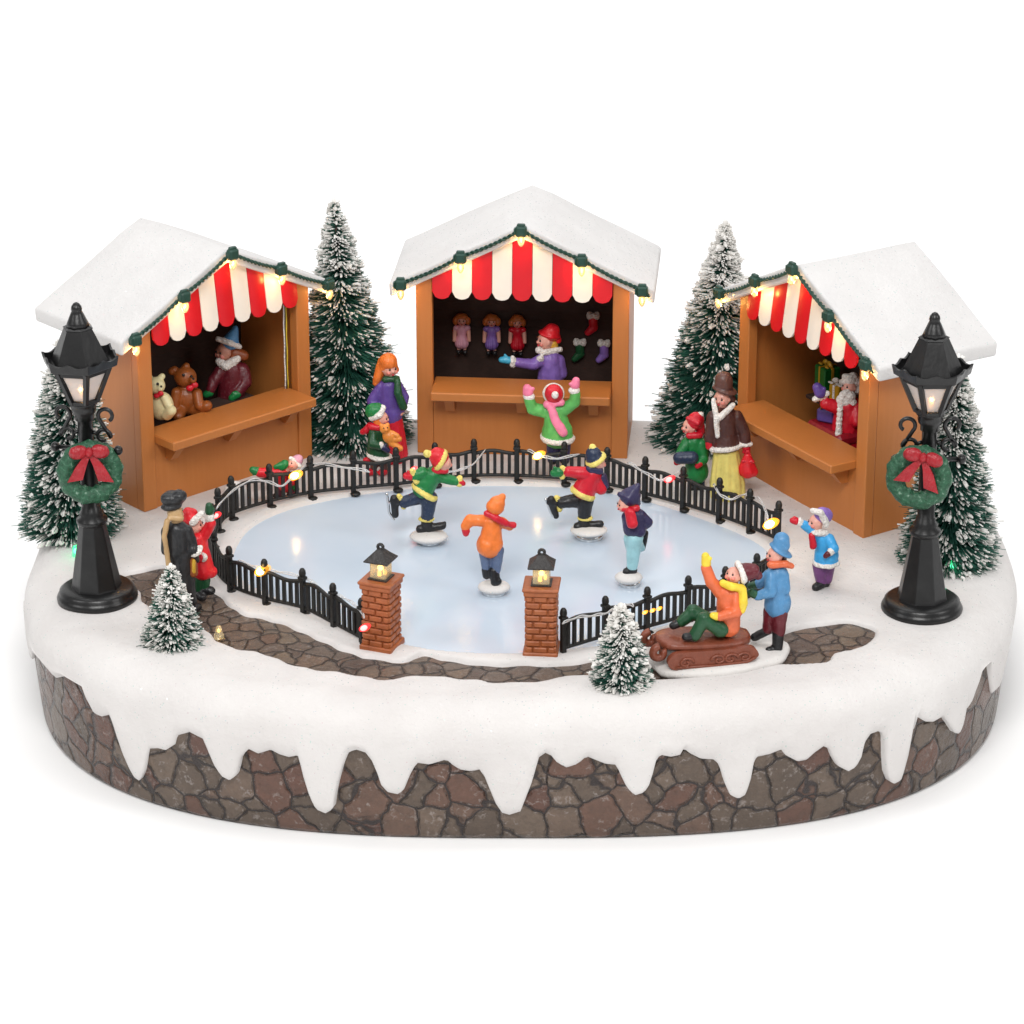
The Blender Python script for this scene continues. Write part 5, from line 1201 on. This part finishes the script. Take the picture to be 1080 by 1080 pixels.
for a, b_ in ((885.8, 432), (885.6, 437), (885, 442), (884.7, 447), (884.4, 452), (884.2, 457)): f.ell('coat', 'white_fur', (a, b_, -.17), (3.6, 3.2, 3.6))
f.cap('coat', 'red', (893, 450), (894, 428), 16, 13).cap('coat', 'red', (884, 430, -.03), (871.5, 425.5, -.05), 7.6, 6.6).cap('coat', 'red', (903, 430, -.05), (904, 445, -.15), 7, 6.5).cap('coat', 'red', (893, 490), (893, 458), 18, 16)
f.cap('coat', 'white_fur', (859.5, 421, -.06), (872, 415, -.06), 3.6)
f.mitten('mittens', 'purple', (865, 414, -.06), (862, 408.5, -.06), 6.6, (869, 410, -.08))
f.cap('trousers', 'maroon', (888, 495), (888, 508), 7, 6).cap('trousers', 'maroon', (899, 495), (899, 508), 7, 6)
f.done()
q = pix_local('R', 861, 440, .30)
b = MB(); t = thing('gift_bag', world_in('R', (q[0], .44, q[2])), 'small purple gift bag by the counter of the gift stall', 'gift bag', None, ST['R'][2]+.5)
b.box((0, 0, .0), (.20, .12, .15), 'box_purple', bev=.02); b.build('bag', t)
b = MB(); b.tube([(-.05, -.05, .07), (-.04, -.06, .11), (.04, -.06, .11), (.05, -.05, .07)], .010, 'gold', 6); b.build('handle', t)
b = MB(); b.box((q[0]+.12, .46, q[2]-.155), (.62, .34, .14), 'cloth_red', bev=.04); o = b.build('display_cloth', stall_r); o['label'] = 'dark red cloth covered ledge behind the counter'
# 13 teddy bears on the left counter
def bear(px, py, yl, m, bx, label, hx, hy, hr, body, brx, brz, parts):
    f = Fig('teddy_bear', label, 'teddy bear', px, py, y=in_stall(px, py, 'L', yl).y)
    f.ell('body', m, body, (brx, brx*.85, brz)).ell('body', m, (hx, hy, -.03), (hr, hr*.92, hr*.92))
    for a in parts: f.cap('body', m, *a)
    return f
q = pix_local('L', 190, 441, .42); shelf(stall_l, 'L', (-.1, .44, q[2]-.022), (1.6, .42, .04))
f = bear(197, 437, .46, 'bear_brown', 0, 'brown teddy bear with red bow tie sitting on the stall counter', 195.5, 397.5, 12, (197, 421, 0), 16, 18,
         [((184, 390, -.0), (181.5, 391.5, 0), 4.2, 4.4), ((195, 388, 0), (196.5, 386, 0), 3.8, 3.8), ((202, 400, -.1), (203.5, 400.5, -.13), 5, 4), ((208, 415, -.08), (210, 428, -.16), 5.5, 5), ((206, 433, -.08), (218, 428, -.16), 6.5, 6), ((186, 414, -.1), (184, 430, -.14), 5.5, 5), ((190, 434, -.12), (188, 439, -.2), 7, 6)])
f.eyes = [('black_paint', f.P((193.5, 395.5, -.15)), .017), ('black_paint', f.P((201.8, 398-1, -.145)), .016), ('black_paint', f.P((204, 399.3, -.17)), .014)]
f.ell('bow', 'red', (200, 409.5, -.15), (4, 2.6, 3.6)).ell('bow', 'red', (205.5, 406, -.14), (3.8, 2.6, 3.4)).done()
f = bear(171, 441, .30, 'bear_cream', 0, 'cream teddy bear with red bow tie half hidden behind the stall post', 164.5, 406.5, 10, (170, 428, 0), 13.5, 16,
         [((158, 399, 0), (157, 397, 0), 3.6, 3.6), ((169, 398.5, 0), (171, 397, 0), 3.4, 3.4), ((167.5, 409, -.09), (169, 409.5, -.11), 4, 3.2), ((174, 420, -.08), (179, 430, -.12), 5, 4.6), ((176, 437, -.08), (180.5, 433, -.14), 6.4, 5.8)])
f.eyes = [('black_paint', f.P((166.3, 405, -.135)), .017), ('black_paint', f.P((170, 407.5, -.145)), .012)]
f.ell('bow', 'red', (165, 417.5, -.12), (3.6, 2.4, 2.8)).ell('bow', 'red', (169.5, 415, -.12), (3.4, 2.4, 3)).done()
# 14 dolls
for px, py, m, lab in ((487, 352, 'pink_pale', 'doll in pale pink dress hanging on the back wall, nearest the stall post'), (518.5, 353, 'lilac', 'doll in lilac dress hanging on the back wall between two other dolls'), (545.7, 354, 'red', 'doll in red dress hanging on the back wall beside the seller')):
    f = Fig('doll', lab, 'doll', px, py, y=in_stall(px, py, 'C', 1.045).y, group='dolls hanging on the back wall'); dy = py-352
    f.head(px, 338+dy, 5.6, (0, -.05, -1), neck=(px, 346+dy))
    for sx in (-1, 1): f.ell('hair', 'hair_ginger', (px+sx*6.4, 338.5+dy, 0), (3.2, 3.2, 4.6))
    f.ell('hair', 'hair_ginger', (px, 334.3+dy, .01), (7, 6, 4.4)).ell('hair', 'hair_ginger', (px, 337+dy, .05), (6.5, 4, 6))
    f.cap('dress', m, (px, 347+dy), (px, 352+dy), 5.4, 4.8).cap('dress', m, (px, 354+dy), (px, 361+dy), 5, 7.4).ell('dress', m, (px-6, 346+dy), (3.4, 3.2, 3.2)).ell('dress', m, (px+6, 346+dy), (3.4, 3.2, 3.2))
    for sx in (-1, 1): f.cap('body', 'skin', (px+sx*7, 348+dy), (px+sx*7.8, 359+dy, -.03), 2.4, 2).cap('body', 'skin', (px+sx*3, 360+dy), (px+sx*3, 368+dy), 2.4, 2.2).cap('boots', 'black_paint', (px+sx*3, 370.5+dy), (px+sx*3.4, 371.5+dy, -.03), 2.6, 2.6)
    f.done(.009)
flush_people()
# ------------------------------------------------------------------ fairy lights along the fence
def top(px, py): return at(px, py, Z0+.36)
def fairy(label, wires, leds):
    t = thing('fairy_lights', top(*wires[0][0]), label, 'fairy lights', 'fairy lights wound on the fence'); o = t.location.copy()
    for w_ in wires:
        b = MB(); q = cat_rom([top(*p)-o for p in w_], 6, closed=False)
        b.tube(q, .007, 'clear_wire', 6); b.tube([v+Vector((.006, -.006, .018+.008*math.sin(i))) if 0 < i < len(q)-1 else v for i, v in enumerate(q)], .006, 'clear_wire', 6); b.build('wire', t)
    for px, py, kind, s_ in leds:
        p = top(px, py)-o; b = MB()
        b.ell(p+Vector((0, -.075, 0)), (.042*s_, .028*s_, .030*s_), kind, Matrix.Rotation(-.5, 3, 'Y')); b.ell(p+Vector((.012*s_, -.075, .006)), (.072*s_, .036*s_, .040*s_), kind+'_shell', Matrix.Rotation(-.5, 3, 'Y'))
        bo = b.build('bulb', t); col = {'led_yellow': (1, .66, .25), 'led_red': (1, .08, .06), 'led_green': (.15, 1, .5), 'led_small': (1, .6, .2)}[kind]
        lamp(bo, p+Vector((0, -.13, .05)), col, .5*s_ if kind == 'led_yellow' else .2*s_, .03)
    return t
fairy('clear fairy light wire on the long back fence with yellow and red bulbs',
      [[(228, 537), (240, 523), (262, 508), (280, 508), (297, 513), (312, 501), (328, 490), (360, 493), (390, 498)], [(460, 498), (482, 497), (500, 489), (512, 474)], [(556, 475), (572, 482), (590, 484), (612, 479)], [(662, 488), (680, 499), (697, 507), (712, 500), (722, 497)], [(752, 511), (760, 523), (772, 527), (785, 522), (795, 525), (803, 530), (810, 548)]],
      [(228, 541, 'led_red', .8), (311, 499, 'led_yellow', 1.2), (436, 492, 'led_red', .6), (567, 478, 'led_yellow', 1.1), (705, 503, 'led_red', .9), (811, 550, 'led_yellow', 1.3)])
fairy('clear fairy light wire on the wavy left fence with a yellow and a red bulb', [[(250, 592), (268, 598), (282, 602), (296, 604), (320, 610), (335, 618)], [(355, 628), (368, 634), (380, 645), (384, 652)]],
      [(276, 599, 'led_yellow', 1.3), (384, 659, 'led_red', .9)])
fairy('clear fairy light wire on the right fence with three tiny yellow bulbs', [[(593, 658), (608, 652), (625, 650), (640, 647), (650, 641), (662, 638), (668, 640)]],
      [(679.5, 643, 'led_small', .45), (687.5, 641, 'led_small', .45), (694.5, 639, 'led_small', .45)])
def lone(px, py, kind, label, h=.03, w_=.02):
    p = at(px, py, Z0+.02); t = thing('light_bulb', p, label, 'light bulb'); b = MB(); b.ell((0, 0, h), (.022, .022, .03), kind); b.build('filament', t)
    b = MB(); b.caps((0, 0, -.01), (0, 0, h+.03), .04, .034, kind+'_shell'); b.build('glass', t)
    lamp(t, (0, 0, h+.06), {'led_green': (.15, 1, .5), 'led_small': (1, .6, .2)}[kind], w_, .03)
p = at(231, 672); t = thing('light_bulb', p, 'small clear yellow bulb on the path edge beside the tiny tree', 'light bulb'); b = MB()
b.lathe([(.05, -.01), (.05, .03), (.035, .05), (.032, .09), (.02, .12)], 'lantern_glass', 10); b.build('glass', t); b = MB(); b.ell((0, -.01, .075), (.014, .014, .02), 'led_small'); b.build('filament', t); lamp(t, (.14, .02, .16), (1, .45, .1), .28, .03)
lone(80, 584, 'led_green', 'small green bulb glowing behind the left street lamp', w_=.5)
lone(1004, 600, 'led_green', 'small green bulb glowing behind the right street lamp', w_=.5)
